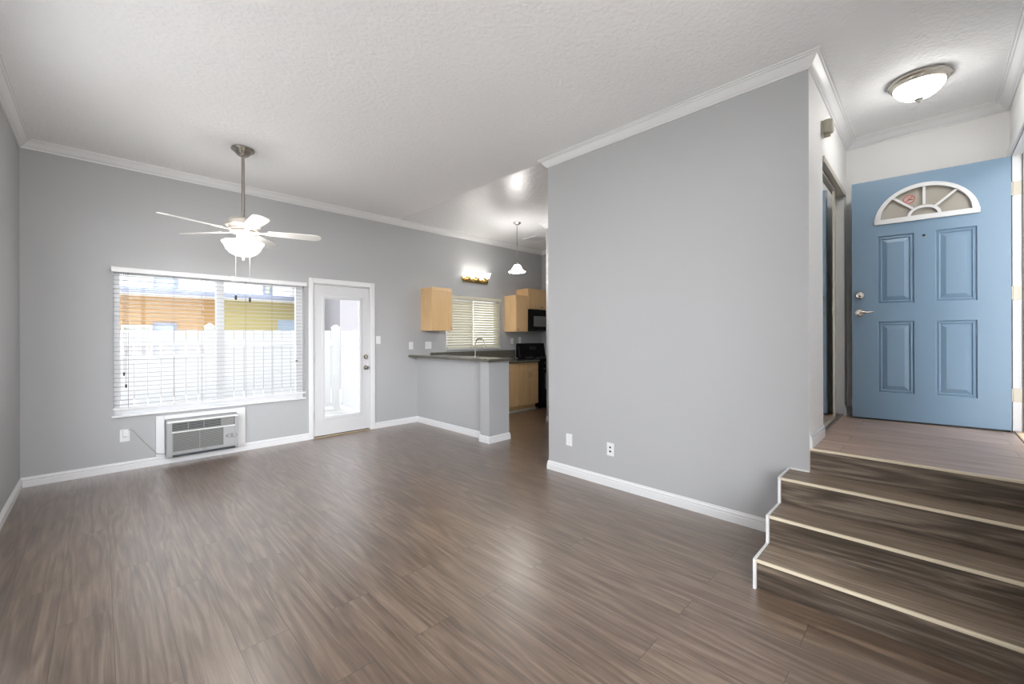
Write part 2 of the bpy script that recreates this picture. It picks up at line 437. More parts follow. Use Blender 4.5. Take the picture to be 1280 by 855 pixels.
struct(b.build('wall_kitchen_right', M['wall']), 'grey kitchen wall beside the range', 'wall')
b = MB(); b.box(3.565, 3.72, 4.06, YW, 0, 1.027); b.box(3.453, 3.80, 3.89, 4.06, 0, 1.027)
struct(b.build('wall_peninsula', M['wall']), 'grey half wall with end post under the bar top', 'half wall')

# crown moulding all round the room
cz = lambda d: ZC - d
CROWN = [(0, cz(.078)), (.010, cz(.078)), (.012, cz(.068)), (.022, cz(.064)), (.034, cz(.050)), (.046, cz(.032)), (.054, cz(.022)),
         (.062, cz(.019)), (.066, cz(.012)), (.076, cz(.010)), (.076, cz(0)), (0, cz(0))]
b = MB(); b.sweep([(XL, YR), (XL, YW), (XK, YW), (XK, YS), (XS, YS), (XS, YP1), (XP, YP1), (XP, YP0), (XE, YP0), (XE, YR)], CROWN, closed=True)
struct(b.build('trim_1', M['trim'], smooth=True), 'white crown moulding round the ceiling', 'crown moulding')


def base_prof(z): return [(0, z), (.015, z), (.015, z + .052), (.009, z + .055), (.0125, z + .062), (.0125, z + .070), (.006, z + .078), (.005, z + .088), (0, z + .088)]


def baseboard(name, path, z, label):
    b = MB(); b.sweep(path, base_prof(z)); struct(b.build(name, M['trim'], smooth=True), label, 'baseboard')


baseboard('baseboard_left', [(XL, YR), (XL, YW), (1.935, YW)], 0, 'white baseboard along the side wall and under the window')
baseboard('baseboard_back', [(2.848, YW), (3.565, YW), (3.565, 4.06), (3.453, 4.06), (3.453, 3.89), (3.80, 3.89), (3.80, 4.06)], 0,
          'white baseboard from the patio door round the half wall')
baseboard('baseboard_kitchen', [(XS, YS), (XS, YP1), (XP, YP1), (XP, 0.66)], 0, 'white baseboard along the partition wall')
baseboard('baseboard_closet', [(XP, YP0), (3.690, YP0)], ZE, 'short white baseboard at the top of the steps')
baseboard('baseboard_entry', [(4.775, YP0), (XE, YP0), (XE, YR), (4.885, YR)], ZE, 'white baseboard behind the blue door')

# ------------------------------------------------------------------ staircase
YSL, YSR = 0.65, YR
nose = [2.455, 2.705, 2.970, XP]
rz = [ZE * k / 4 for k in range(5)]
st = thing('staircase', (2.455, 0.1, 0), 'four dark wood steps with cream nosings up to the entry', 'stairs')
for k in range(4):
    x = nose[k] + 0.012; ys = YSL if k < 3 else YP0
    nx = nose[k + 1] + 0.012 if k < 3 else None
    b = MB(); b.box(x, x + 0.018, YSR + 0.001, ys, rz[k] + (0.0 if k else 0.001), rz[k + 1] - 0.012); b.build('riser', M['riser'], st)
    if k < 3:
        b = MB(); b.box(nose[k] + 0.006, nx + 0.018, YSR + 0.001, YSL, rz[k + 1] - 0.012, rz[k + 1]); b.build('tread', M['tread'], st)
    else:
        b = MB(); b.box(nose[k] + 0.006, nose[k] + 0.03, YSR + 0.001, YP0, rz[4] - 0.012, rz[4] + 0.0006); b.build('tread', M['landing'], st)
    b = MB()
    zt = rz[k + 1] + 0.0012
    b.prism([(nose[k] - 0.004, zt - 0.0135), (nose[k] - 0.004, zt - 0.004), (nose[k] - 0.001, zt), (nose[k] + 0.011, zt), (nose[k] + 0.011, zt - 0.004), (nose[k] + 0.006, zt - 0.0135)],
            lambda p, a: Vector((p[0], a, p[1])), YSR + 0.001, ys)
    b.build('nosing', M['nosing'], st)
# solid core and the white edge trim that follows the steps
b = MB()
for k in range(3): b.box(nose[k] + 0.031, XP - 0.001, YSR + 0.002, YSL - 0.001, rz[k] + 0.001, rz[k + 1] - 0.013)
b.box(XP - 0.001, XP + 0.013, YSR + 0.002, YP0 - 0.004, 0.462, ZE - 0.013)
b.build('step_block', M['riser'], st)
out = []
for k in range(3):
    out += [(nose[k] - 0.008, rz[k] if k else 0.0), (nose[k] - 0.008, rz[k + 1] + 0.004)]
out += [(XP - 0.001, rz[3] + 0.004), (XP - 0.001, 0.0)]
b = MB(); b.prism(out, lambda p, a: Vector((p[0], a, p[1])), YSL + 0.0005, YSL + 0.014)
b.build('side_trim', M['trim'], st)
b = MB(); b.box(XP - 0.012, XP - 0.0015, YP0 + 0.001, YSL, rz[3] + 0.0005, rz[3] + 0.010); b.build('edge_trim', M['trim'], st)

# ------------------------------------------------------------------ living room window and blind
w = thing('window_1', (0.99, YW, W1[2]), 'wide white two pane window over the air conditioner', 'window', kind='structure')
b = MB(); yf0, yf1 = YW + 0.055, YW + 0.115
b.box(W1[0], 0.142, yf0, yf1, W1[2], W1[3]); b.box(1.798, W1[1], yf0, yf1, W1[2], W1[3])
b.box(0.142, 1.798, yf0, yf1, W1[3] - 0.05, W1[3]); b.box(0.142, 1.798, yf0, yf1, W1[2], W1[2] + 0.06)
b.build('window_frame', M['trim'], w, bevel=0.004)
b = MB(); b.box(0.945, 1.022, yf0 - 0.015, yf1, W1[2] + 0.06, W1[3] - 0.05); b.build('mullion', M['trim'], w, bevel=0.004)
for a, c in ((0.142, 0.945), (1.022, 1.798)):
    b = MB(); b.box(a, c, yf0 + 0.028, yf0 + 0.032, W1[2] + 0.06, W1[3] - 0.05); b.build('pane', M['glass'], w)
b = MB(); b.box(0.078, 1.892, YW - 0.036, YW + 0.055, 0.543, 0.562); b.build('window_sill', M['trim'], w, bevel=0.004)
b = MB(); b.box(1.792, 1.812, yf0 - 0.022, yf0, 1.02, 1.045); b.tube([(1.80, yf0 - 0.018, 1.035), (1.78, yf0 - 0.025, 1.03)], 0.006, 8); b.build('latch', M['nickel'], w)


def blind(name, x0, x1, zt, zb, yc, m, tilt, pitch, width, label, val, cords, group=None, vx=0.006):
    t = thing(name, ((x0 + x1) / 2, yc, zb), label, 'blind', group)
    b = MB(); n = int((zt - val - zb - 0.02) / pitch); ct, sn_ = math.cos(tilt), math.sin(tilt)
    for i in range(n):
        z = zb + 0.04 + pitch * i
        h = width / 2; th = 0.0014
        sec = []
        for v, off in ((-1, 0), (-.5, .0020), (0, .0028), (.5, .0020), (1, 0)): sec.append((v * h, off + th))
        for v, off in ((1, 0), (.5, .0020), (0, .0028), (-.5, .0020), (-1, 0)): sec.append((v * h, off - th))
        sec = [(yc + a * ct - c * sn_, z + a * sn_ + c * ct) for a, c in sec]
        b.prism(sec, lambda p, a: Vector((a, p[0], p[1])), x0 + 0.004, x1 - 0.004)
    b.build('slats', m, t, smooth=True)
    b = MB(); b.box(x0 + 0.002, x1 - 0.002, yc - width / 2 + 0.004, yc + width / 2 - 0.004, zb - 0.012, zb + 0.012); b.build('bottom_rail', M['trim'] if m is M['slat'] else m, t, bevel=0.003)
    b = MB(); b.prism([(yc - width / 2 - 0.012, zt - val), (yc - width / 2 - 0.012, zt - 0.008), (yc - width / 2 - 0.004, zt), (yc + width / 2, zt), (yc + width / 2, zt - val * 0.75), (yc - width / 2 - 0.004, zt - val)],
                      lambda p, a: Vector((a, p[0], p[1])), x0 - vx, x1 + vx)
    b.build('valance', M['trim'] if m is M['slat'] else m, t)
    for x in cords:
        for s_ in (-1, 1):
            b = MB(); b.tube([(x, yc + s_ * width * 0.47, zt - val), (x, yc + s_ * width * 0.47, zb)], 0.0011, 6)
            b.build('ladder_cord', M['corddark'] if m is M['slat'] else m, t)
    return t


bl = blind('window_blind', 0.084, 1.885, 2.045, 0.628, YW - 0.032, M['slat'], math.radians(1.5), 0.0445, 0.048,
           'wide white slatted blind lowered and open over the living room window', 0.052, (0.20, 0.56, 0.80, 1.22, 1.50))
for x, z in ((0.168, 0.99), (0.182, 0.87)):
    b = MB(); b.tube([(x, YW - 0.068, 1.985), (x, YW - 0.068, z)], 0.0016, 6); o = b.build('pull_cord', M['corddark'], bl)
    b = MB(); b.lathe([(0, 0.0), (.007, 0.004), (.008, -.015), (.005, -.032), (0, -.034)], (x, YW - 0.068, z), 10); b.build('tassel', M['blackm'], o, smooth=True)
b = MB(); b.box(1.065, 1.10, YW - 0.074, YW - 0.0685, 1.985, 2.046); b.build('valance_clip', M['plate'], bl)

# ------------------------------------------------------------------ patio door
d1 = thing('door_1', (2.385, YW, 0), 'white patio door with one tall glass pane', 'door', kind='structure')
b = MB(); cy0 = YW - 0.018
b.box(1.933, 1.990, cy0, YW - 0.0005, 0, 2.122); b.box(2.778, 2.849, cy0, YW - 0.0005, 0, 2.122); b.box(1.990, 2.778, cy0, YW - 0.0005, 2.055, 2.122)
b.build('casing', M['trim'], d1, bevel=0.005)
b = MB(); b.box(D1[0] - 0.0, D1[0] + 0.006, YW, YW + WT, 0, D1[3]); b.box(D1[1] - 0.006, D1[1], YW, YW + WT, 0, D1[3]); b.box(D1[0], D1[1], YW, YW + WT, D1[3] - 0.006, D1[3])
b.build('jamb', M['trim'], d1)
b = MB(); y0, y1 = YW + 0.004, YW + 0.048
dx0, dx1, dz0, dz1 = 2.003, 2.764, 0.026, 2.037
gx0, gx1, gz0, gz1 = 2.128, 2.628, 0.262, 1.868
rect_wall(b, XB, dx0, dx1, dz0, dz1, [(gx0, gx1, gz0, gz1)], y0, y1)
sl = b.build('door_panel', M['door'], d1)
b = MB(); q = 0.030
rect_wall(b, XB, gx0 - q, gx1 + q, gz0 - q, gz1 + q, [(gx0 + 0.010, gx1 - 0.012, gz0 + 0.012, gz1 - 0.010)], y0 - 0.012, y0 - 0.0004)
b.build('glass_frame', M['door'], sl, bevel=0.005)
b = MB(); b.box(gx0, gx1, y0 + 0.018, y0 + 0.023, gz0, gz1); b.build('pane', M['glass'], sl)
b = MB(); b.box(2.33, 2.43, y0 - 0.016, y0 - 0.0125, gz1 - 0.004, gz1 + 0.010); b.build('frame_clip', M['cordw'], sl)


def knob(mb_parent, x, z, y, m):
    R = Matrix.Rotation(PI / 2, 3, 'X')
    b = MB(); b.lathe([(0, 0), (.032, 0), (.033, .004), (.028, .010), (.012, .013), (.011, .034), (.019, .040), (.027, .052), (.027, .060), (.020, .068), (0, .070)], (x, y, z), 24, R)
    return b.build('door_knob', m, mb_parent, smooth=True)


knob(sl, 2.712, 0.90, y0, M['nickel'])
b = MB(); R90 = Matrix.Rotation(PI / 2, 3, 'X')
b.lathe([(0, 0), (.032, 0), (.032, .008), (.027, .016), (.012, .018), (0, .018)], (2.714, y0, 1.056), 24, R90)
b.box(2.711, 2.717, y0 - 0.030, y0 - 0.017, 1.040, 1.072); b.build('deadbolt', M['nickel'], sl, smooth=True)
b = MB(); b.box(2.764, 2.7725, y0 - 0.001, y0 + 0.02, 0.87, 0.93); b.build('strike_plate', M['nickel'], d1)
for z in (1.81, 1.045, 0.30):
    b = MB(); b.tube([(2.0, YW - 0.0045, z - 0.045), (2.0, YW - 0.0045, z + 0.045)], 0.006, 10); b.build('hinge', M['cordw'], d1, smooth=True)
b = MB(); b.box(D1[0], D1[1], YW - 0.020, YW + 0.10, 0.0005, 0.016); b.build('threshold', M['threshold'], d1, bevel=0.004)
b = MB(); b.box(dx0, dx1, y0 + 0.004, y1 - 0.004, 0.016, 0.026); b.build('door_sweep', M['dark'], d1)

# ------------------------------------------------------------------ air conditioner
AX0, AX1, AZ0, AZ1, AY = 0.485, 1.122, 0.073, 0.468, YW - 0.135
ac = thing('air_conditioner', (0.8, YW, 0.073), 'grey wall air conditioner in a white frame under the living room window', 'air conditioner')
b = MB(); rect_wall(b, XB, 0.41, 1.215, 0.092, 0.513, [(AX0 - 0.004, AX1 + 0.004, 0.092, AZ1 + 0.004)], YW - 0.024, YW - 0.0005)
b.build('trim_panel', M['trim'], ac, bevel=0.003)


def acu(u): return AX0 + (AX1 - AX0) * u
def acv(v): return AZ1 - (AZ1 - AZ0) * v


vent = (acu(.075), acu(.945), acv(.295), acv(.075)); gr = (acu(.085), acu(.775), acv(.84), acv(.345))
b = MB()
b.prism([(YW - 0.0255, AZ0 + 0.02), (AY + 0.03, AZ0), (AY + 0.012, AZ0 + 0.006), (AY + 0.012, AZ1 - 0.004), (AY + 0.02, AZ1), (YW - 0.0255, AZ1)],
        lambda p, a: Vector((a, p[0], p[1])), AX0, AX1)
b.build('housing', M['acbody'], ac, bevel=0.006)
b = MB(); rect_wall(b, XB, AX0 + 0.006, AX1 - 0.006, AZ0 + 0.045, AZ1 - 0.004, [vent, gr], AY - 0.006, AY + 0.0115)
b.build('front_panel', M['acbody'], ac, bevel=0.003)
b = MB(); b.box(AX0 + 0.006, AX1 - 0.006, AY - 0.012, AY - 0.0065, acv(.065), acv(.015)); b.box(vent[0] - 0.006, vent[1] + 0.004, AY - 0.011, AY - 0.0065, acv(.335), acv(.30))
b.build('bright_trim', M['aclight'], ac, bevel=0.003)
b = MB(); b.box(vent[0], vent[1], AY + 0.0095, AY + 0.0115, vent[2], vent[3])
vb = b.build('air_vent', M['acdark'], ac)
b = MB()
for i in range(5):
    z = vent[2] + (vent[3] - vent[2]) * (i + 0.5) / 5
    b.box(vent[0], acu(.74), AY - 0.003, AY + 0.008, z - 0.0024, z + 0.0024)
for u in (.285, .50): b.box(acu(u) - 0.003, acu(u) + 0.003, AY - 0.005, AY + 0.008, vent[2], vent[3])
b.build('louvers', M['acgrey'], vb)
b = MB(); b.box(acu(.74), vent[1] - 0.006, AY, AY + 0.008, vent[2] + 0.003, vent[3] - 0.003)
for i in range(8):
    z = vent[2] + (vent[3] - vent[2]) * (i + 0.5) / 8; b.box(acu(.745), vent[1] - 0.010, AY - 0.004, AY, z - 0.003, z + 0.002)
b.build('exhaust_grille', M['acgrey'], vb)
b = MB(); b.box(gr[0], gr[1], AY + 0.0095, AY + 0.0115, gr[2], gr[3])
gb = b.build('intake_grille', M['acdark'], ac)
b = MB()
for i in range(15):
    z = gr[2] + (gr[3] - gr[2]) * (i + 0.5) / 15; b.box(gr[0], gr[1], AY - 0.003, AY + 0.009, z - 0.0040, z + 0.0036)
b.build('grille_slats', M['acgrey'], gb)
b = MB(); b.box(acu(.44) - 0.002, acu(.44) + 0.002, AY - 0.0045, AY - 0.003, gr[2], gr[3]); b.build('grille_rib', M['acbody'], gb)
b = MB(); pts = []
for k in range(40):
    a = 2 * PI * k / 40; c = acu(.895); pts.append((c + 0.060 * math.cos(a) * (1 if abs(math.cos(a)) > 0 else 1), acv(.60) + 0.023 * math.sin(a)))
b.prism(pts, lambda p, a: Vector((p[0], a, p[1])), AY - 0.0095, AY - 0.0062)
cp = b.build('control_panel', M['acgrey'], ac)
for u in (.855, .935):
    b = MB(); b.lathe([(0, 0), (.017, 0), (.015, .014), (0, .015)], (acu(u), AY - 0.0095, acv(.60)), 20, R90)
    b.box(acu(u) - 0.003, acu(u) + 0.003, AY - 0.030, AY - 0.024, acv(.60) - 0.014, acv(.60) + 0.014); b.build('control_knob', M['acbody'], cp, smooth=True)
b = MB(); b.box(AX0 + 0.05, AX1 - 0.03, AY + 0.004, AY + 0.02, AZ0 + 0.008, AZ0 + 0.030); b.build('base_slot', M['acdark'], ac)
b = MB(); b.box(0.79, 0.825, AY - 0.0085, AY - 0.0062, AZ0 + 0.052, AZ0 + 0.062); b.build('badge', M['acgrey'], ac)
b = MB(); b.tube([(0.197, YW - 0.030, 0.408), (0.215, YW - 0.034, 0.412), (0.235, YW - 0.028, 0.395), (0.27, YW - 0.018, 0.335), (0.33, YW - 0.018, 0.245), (0.40, YW - 0.020, 0.150), (0.415, YW - 0.036, 0.128), (0.455, YW - 0.045, 0.118), (0.49, YW - 0.05, 0.115)], 0.0045, 8)
cd = b.build('power_cord', M['cordg'], ac, smooth=True)
b = MB(); b.box(0.155, 0.202, YW - 0.034, YW - 0.0085, 0.345, 0.412); b.build('plug', M['plate'], cd, bevel=0.006)


# ------------------------------------------------------------------ cover plates
def plate(name, axis, pos, u, z, label, cat, w_=0.072, h=0.115, kind='outlet', group='white wall plates'):
    t = thing(name, (u, pos, z) if axis == 'Y' else (pos, u, z), label, cat, group)
    def bx(mb, u0, u1, d0, d1, z0, z1):
        if axis == 'Y': mb.box(u0, u1, pos - d1, pos - d0, z0, z1)
        else: mb.box(pos - d1, pos - d0, u0, u1, z0, z1)
    b = MB(); bx(b, u - w_ / 2, u + w_ / 2, 0.0005, 0.007, z - h / 2, z + h / 2); p = b.build('cover_plate', M['plate'], t, bevel=0.003)
    n = 2 if w_ > 0.1 else 1
    for i in range(n):
        uu = u + (i - (n - 1) / 2) * 0.046
        if kind == 'outlet' or (n == 2 and i == 0):
            for dz in (-0.020, 0.020):
                b = MB(); bx(b, uu - 0.016, uu + 0.016, 0.007, 0.0085, z + dz - 0.014, z + dz + 0.014)
                o = b.build('socket', M['plate'], t, bevel=0.001)
                for du in (-0.006, 0.006):
                    b = MB(); bx(b, uu + du - 0.0012, uu + du + 0.0012, 0.0085, 0.0089, z + dz - 0.003, z + dz + 0.007); b.build('slot', M['dark'], o)
        elif kind == 'jack':
            for dz in (-0.018, 0.018):
                b = MB(); bx(b, uu - 0.009, uu + 0.009, 0.007, 0.010, z + dz - 0.008, z + dz + 0.008); b.build('jack', M['dark'], t, bevel=0.002)
        elif kind == 'blank':
            for dz in (-0.030, 0.030):
                b = MB(); bx(b, uu - 0.004, uu + 0.004, 0.007, 0.0082, z + dz - 0.004, z + dz + 0.004); b.build('screw', M['cordw'], t)
            b = MB(); bx(b, uu - 0.017, uu + 0.017, 0.007, 0.0085, z - 0.018, z + 0.018); b.build('insert', M['plate'], t, bevel=0.001)
        else:
            b = MB(); bx(b, uu - 0.006, uu + 0.006, 0.007, 0.018, z - 0.003, z + 0.012); b.build('toggle', M['plate'], t, bevel=0.002)
    return t


plate('wall_outlet', 'Y', YW, 0.173, 0.353, 'white outlet with the air conditioner cord plugged in', 'outlet', 0.075, 0.125)
plate('light_switch', 'Y', YW, 2.905, 1.297, 'white light switch on the wall beside the patio door', 'light switch', kind='toggle')
plate('wall_outlet', 'Y', YW, 3.455, 1.205, 'white outlet above the wall end of the bar top', 'outlet')
plate('wall_outlet', 'Y', YW, 3.772, 1.206, 'double white plate with outlet and switch under the maple wall cabinet', 'outlet', 0.118, kind='toggle')
plate('wall_outlet', 'Y', YW, 5.682, 1.254, 'white outlet right beside the kitchen window, under the short wall cabinet', 'outlet')
plate('light_switch', 'Y', YW, 5.896, 1.275, 'white switch plate just above the black range back panel', 'light switch', kind='toggle')
plate('cable_plate', 'X', XP, 2.463, 0.338, 'blank white plate low on the partition wall, nearer the kitchen', 'wall plate', kind='blank')
plate('cable_plate', 'X', XP, 2.006, 0.332, 'white plate with two dark jacks low on the partition wall', 'wall plate', kind='jack')

# ------------------------------------------------------------------ ceiling fan
fx, fy = 0.962, 4.573
fan = thing('ceiling_fan', (fx, fy, ZC), 'white and nickel five blade ceiling fan with a glowing bowl light', 'ceiling fan')
c0 = (fx, fy, 0)
b = MB(); b.lathe([(0, 3.1195), (.094, 3.1195), (.097, 3.108), (.090, 3.098), (.074, 3.090), (.062, 3.074), (.046, 3.056), (.030, 3.046), (.016, 3.043), (0, 3.043)], c0, 36); b.build('canopy', M['nickel'], fan, smooth=True)
b = MB(); b.lathe([(0, 3.045), (.0135, 3.045), (.0135, 2.455), (0, 2.455)], c0, 16); b.build('downrod', M['darknickel'], fan, smooth=True)
b = MB(); b.lathe([(0, 2.472), (.022, 2.472), (.026, 2.462), (.060, 2.458), (.112, 2.448), (.136, 2.430), (.142, 2.405), (.142, 2.385), (.125, 2.372), (.118, 2.362), (.120, 2.352), (.090, 2.342), (0, 2.342)], c0, 40); b.build('motor_housing', M['fanbody'], fan, smooth=True)
b = MB(); b.lathe([(0, 2.342), (.105, 2.340), (.108, 2.326), (.088, 2.318), (.062, 2.312), (.056, 2.30), (.056, 2.262), (.075, 2.254), (.080, 2.246), (.080, 2.238), (0, 2.238)], c0, 36); b.build('light_fitter', M['fanbody'], fan, smooth=True)
b = MB(); b.lathe([(.165, 2.236), (.172, 2.231), (.160, 2.217), (.148, 2.196), (.136, 2.168), (.112, 2.138), (.078, 2.117), (.040, 2.107), (0.0, 2.105), (0.0, 2.110), (.040, 2.112), (.075, 2.122), (.108, 2.142), (.131, 2.171), (.143, 2.199), (.155, 2.220)], c0, 48)
b.build('light_bowl', M['opal'], fan, smooth=True)
b = MB(); b.lathe([(0, 2.109), (.020, 2.104), (.021, 2.098), (.012, 2.092), (.009, 2.084), (.011, 2.078), (.005, 2.068), (0, 2.058)], c0, 20); b.build('finial', M['plate'], fan, smooth=True)
for k in range(5):
    a = math.radians(342 + 72 * k); R = Matrix.Translation((fx, fy, 2.338)) @ Matrix.Rotation(a, 4, 'Z') @ Matrix.Rotation(math.radians(-11), 4, 'X')
    out = [(0.205, -.050), (0.205, .050)]
    for i in range(1, 8): out.append((0.205 + 0.40 * i / 8, .050 + 0.018 * math.sin(PI / 2 * i / 8)))
    for i in range(9):
        q_ = PI / 2 - PI * i / 8; out.append((0.605 + 0.065 * math.cos(q_), 0.068 * math.sin(q_)))
    for i in range(7, 0, -1): out.append((0.205 + 0.40 * i / 8, -.050 - 0.018 * math.sin(PI / 2 * i / 8)))
    b = MB(); b.prism(out, lambda p, z: R @ Vector((p[0], p[1], z)), 0.0, 0.006); bl_ = b.build('blade', M['bladew'], fan)
    b = MB(); b.prism([(.095, -.014), (.095, .014), (.160, .016), (.200, .034), (.255, .030), (.275, 0), (.255, -.030), (.200, -.034), (.160, -.016)], lambda p, z: R @ Vector((p[0], p[1], z)), -0.0065, -0.0005)
    b.build('blade_iron', M['fanbody'], bl_)
for (dx, dy, zt, zb) in ((-0.055, 0.03, 2.25, 1.735), (0.045, -0.035, 2.25, 1.715)):
    n_ = Vector((dx, dy)).normalized() * 0.178
    b = MB(); b.tube([(fx + dx * .9, fy + dy * .9, zt), (fx + dx, fy + dy, 2.104), (fx + dx, fy + dy, zb)], 0.0015, 6); ch = b.build('pull_chain', M['cordw'], fan)
    b = MB(); b.lathe([(0, 0.002), (.006, 0), (.010, -.014), (.010, -.034), (.005, -.044), (0, -.044)], (fx + dx, fy + dy, zb), 12); b.build('pull_knob', M['blackm'], ch, smooth=True)

# ------------------------------------------------------------------ kitchen pendant
px_, py_ = 4.615, 4.532
pe = thing('pendant_light', (px_, py_, ZC), 'nickel pendant with a small glowing bell glass over the kitchen', 'pendant lamp')
c0 = (px_, py_, 0)
b = MB(); b.lathe([(0, 3.1195), (.060, 3.1195), (.062, 3.108), (.050, 3.098), (.030, 3.088), (.012, 3.078), (0, 3.078)], c0, 28); b.build('canopy', M['nickel'], pe, smooth=True)
b = MB(); b.lathe([(0, 3.08), (.0055, 3.08), (.0055, 2.485), (0, 2.485)], c0, 12); b.build('rod', M['darknickel'], pe, smooth=True)
b = MB(); b.lathe([(0, 2.492), (.014, 2.492), (.022, 2.482), (.024, 2.455), (0, 2.455)], c0, 20); b.build('socket_cap', M['nickel'], pe, smooth=True)
b = MB(); b.lathe([(.022, 2.460), (.046, 2.452), (.060, 2.432), (.070, 2.404), (.086, 2.380), (.112, 2.360), (.130, 2.350), (.127, 2.345), (.108, 2.353), (.080, 2.372), (.062, 2.398), (.052, 2.430), (.040, 2.446), (.018, 2.453)], c0, 40); b.build('lamp_shade', M['opalp'], pe, smooth=True)

# ------------------------------------------------------------------ vanity style wall light over the kitchen window
va = thing('wall_light', (4.745, YW, 2.345), 'brass bar light with three glowing bell glasses above the kitchen window', 'wall lamp')
pts = []
for k in range(12): a = PI / 2 + PI * k / 11; pts.append((4.50 + 0.055 * math.cos(a), 2.348 + 0.055 * math.sin(a)))
for k in range(12): a = -PI / 2 + PI * k / 11; pts.append((5.00 + 0.055 * math.cos(a), 2.348 + 0.055 * math.sin(a)))
b = MB(); b.prism(pts, lambda p, a: Vector((p[0], a, p[1])), YW - 0.028, YW - 0.0005); b.build('back_plate', M['brass'], va, bevel=0.008)
for x in (4.645, 4.855):
    b = MB(); b.lathe([(0, 0), (.014, 0), (.012, .010), (0, .013)], (x, YW - 0.028, 2.350), 16, R90); b.build('screw_cap', M['darknickel'], va, smooth=True)
for x in (4.545, 4.745, 4.955):
    b = MB(); b.lathe([(0, 0), (.030, 0), (.026, .010), (.010, .014), (0, .014)], (x, YW - 0.028, 2.350), 20, R90)
    b.tube([(x, YW - 0.036, 2.350), (x, YW - 0.080, 2.345), (x, YW - 0.105, 2.352), (x, YW - 0.110, 2.372)], 0.007, 10)
    b.lathe([(0, 2.366), (.024, 2.366), (.026, 2.385), (0, 2.385)], (x, YW - 0.110, 0), 20); arm = b.build('lamp_arm', M['brass'], va, smooth=True)
    b = MB(); b.lathe([(.0, 2.383), (.028, 2.383), (.034, 2.400), (.044, 2.430), (.052, 2.456), (.066, 2.478), (.062, 2.478), (.048, 2.458), (.040, 2.430), (.030, 2.402), (.0, 2.388)], (x, YW - 0.110, 0), 28)
    b.build('lamp_shade', M['opalv'], arm, smooth=True)

# ------------------------------------------------------------------ entry ceiling light
ex, ey = 4.055, 0.052
en = thing('flush_ceiling_light', (ex, ey, ZC), 'round nickel rimmed glowing ceiling light over the entry', 'ceiling lamp')
c0 = (ex, ey, 0)
b = MB(); b.lathe([(0, 3.1195), (.158, 3.1195), (.166, 3.112), (.164, 3.100), (.152, 3.092), (.148, 3.078), (.140, 3.070), (.128, 3.070), (.128, 3.100), (0, 3.100)], c0, 48); b.build('rim', M['nickel'], en, smooth=True)
b = MB(); b.lathe([(.134, 3.074), (.130, 3.058), (.112, 3.030), (.084, 3.008), (.050, 2.995), (.0, 2.990), (0, 2.996), (.048, 3.001), (.080, 3.014), (.106, 3.036), (.124, 3.062), (.127, 3.074)], c0, 48); b.build('light_bowl', M['opale'], en, smooth=True)
b = MB(); b.lathe([(0, 2.993), (.024, 2.990), (.026, 2.982), (.012, 2.976), (.010, 2.968), (.006, 2.960), (0, 2.957)], c0, 20); b.build('finial', M['nickel'], en, smooth=True)

# kitchen ceiling vent
v = thing('ceiling_vent', (5.62, 5.05, ZC), 'white louvred air register in the kitchen ceiling', 'vent')
b = MB(); rect_wall(b, lambda a, c, t0, t1, z0, z1: (a, c, z0, z1, t0, t1), 5.45, 5.80, 4.88, 5.22, [(5.485, 5.765, 4.915, 5.185)], ZC - 0.012, ZC - 0.0005); b.build('vent_frame', M['trim'], v)
b = MB(); b.box(5.485, 5.765, 4.915, 5.185, ZC - 0.003, ZC - 0.0005); b.build('backing', M['cordw'], v)
b = MB()
for i in range(9): y = 4.93 + i * 0.03; b.box(5.485, 5.765, y - 0.010, y + 0.010, ZC - 0.010, ZC - 0.006)
b.build('louvers', M['trim'], v)

# ------------------------------------------------------------------ kitchen window and blinds
w2 = thing('window_2', (4.73, YW, W2[2]), 'white two pane kitchen window behind closed blinds', 'window', kind='structure')
b = MB(); rect_wall(b, XB, W2[0], W2[1], W2[2], W2[3], [(W2[0] + 0.04, 4.71, W2[2] + 0.05, W2[3] - 0.05), (4.755, W2[1] - 0.04, W2[2] + 0.05, W2[3] - 0.05)], YW + 0.06, YW + 0.11)
b.build('window_frame', M['trim'], w2)
b = MB(); b.box(W2[0] + 0.04, 4.71, YW + 0.083, YW + 0.087, W2[2] + 0.05, W2[3] - 0.05); b.box(4.755, W2[1] - 0.04, YW + 0.083, YW + 0.087, W2[2] + 0.05, W2[3] - 0.05); b.build('pane', M['glass'], w2)
b = MB(); b.box(W2[0] - 0.012, W2[1] + 0.012, YW - 0.028, YW + 0.06, W2[2] - 0.022, W2[2] - 0.0005); b.build('window_sill', M['trim'], w2, bevel=0.004)
for x0, x1, lab in ((4.116, 4.682, 'closed cream blind on the half of the kitchen window behind the wall cabinet'), (4.686, 5.334, 'closed cream blind on the half of the kitchen window toward the range')):
    kb = blind('window_blind', x0, x1, W2[3] + 0.008, W2[2] + 0.014, YW - 0.0265, M['slatk'], math.radians(-50), 0.044, 0.048, lab, 0.045, (x0 + 0.09, x1 - 0.09), group='kitchen blinds', vx=0.0)
b = MB(); b.tube([(5.275, YW - 0.064, 1.98), (5.275, YW - 0.064, 1.36)], 0.0014, 6); o = b.build('tilt_cord', M['cordw'], kb)
b = MB(); b.lathe([(0, 0.0), (.006, -.003), (.007, -.018), (0, -.03)], (5.275, YW - 0.064, 1.36), 10); b.build('tassel', M['beige'], o, smooth=True)


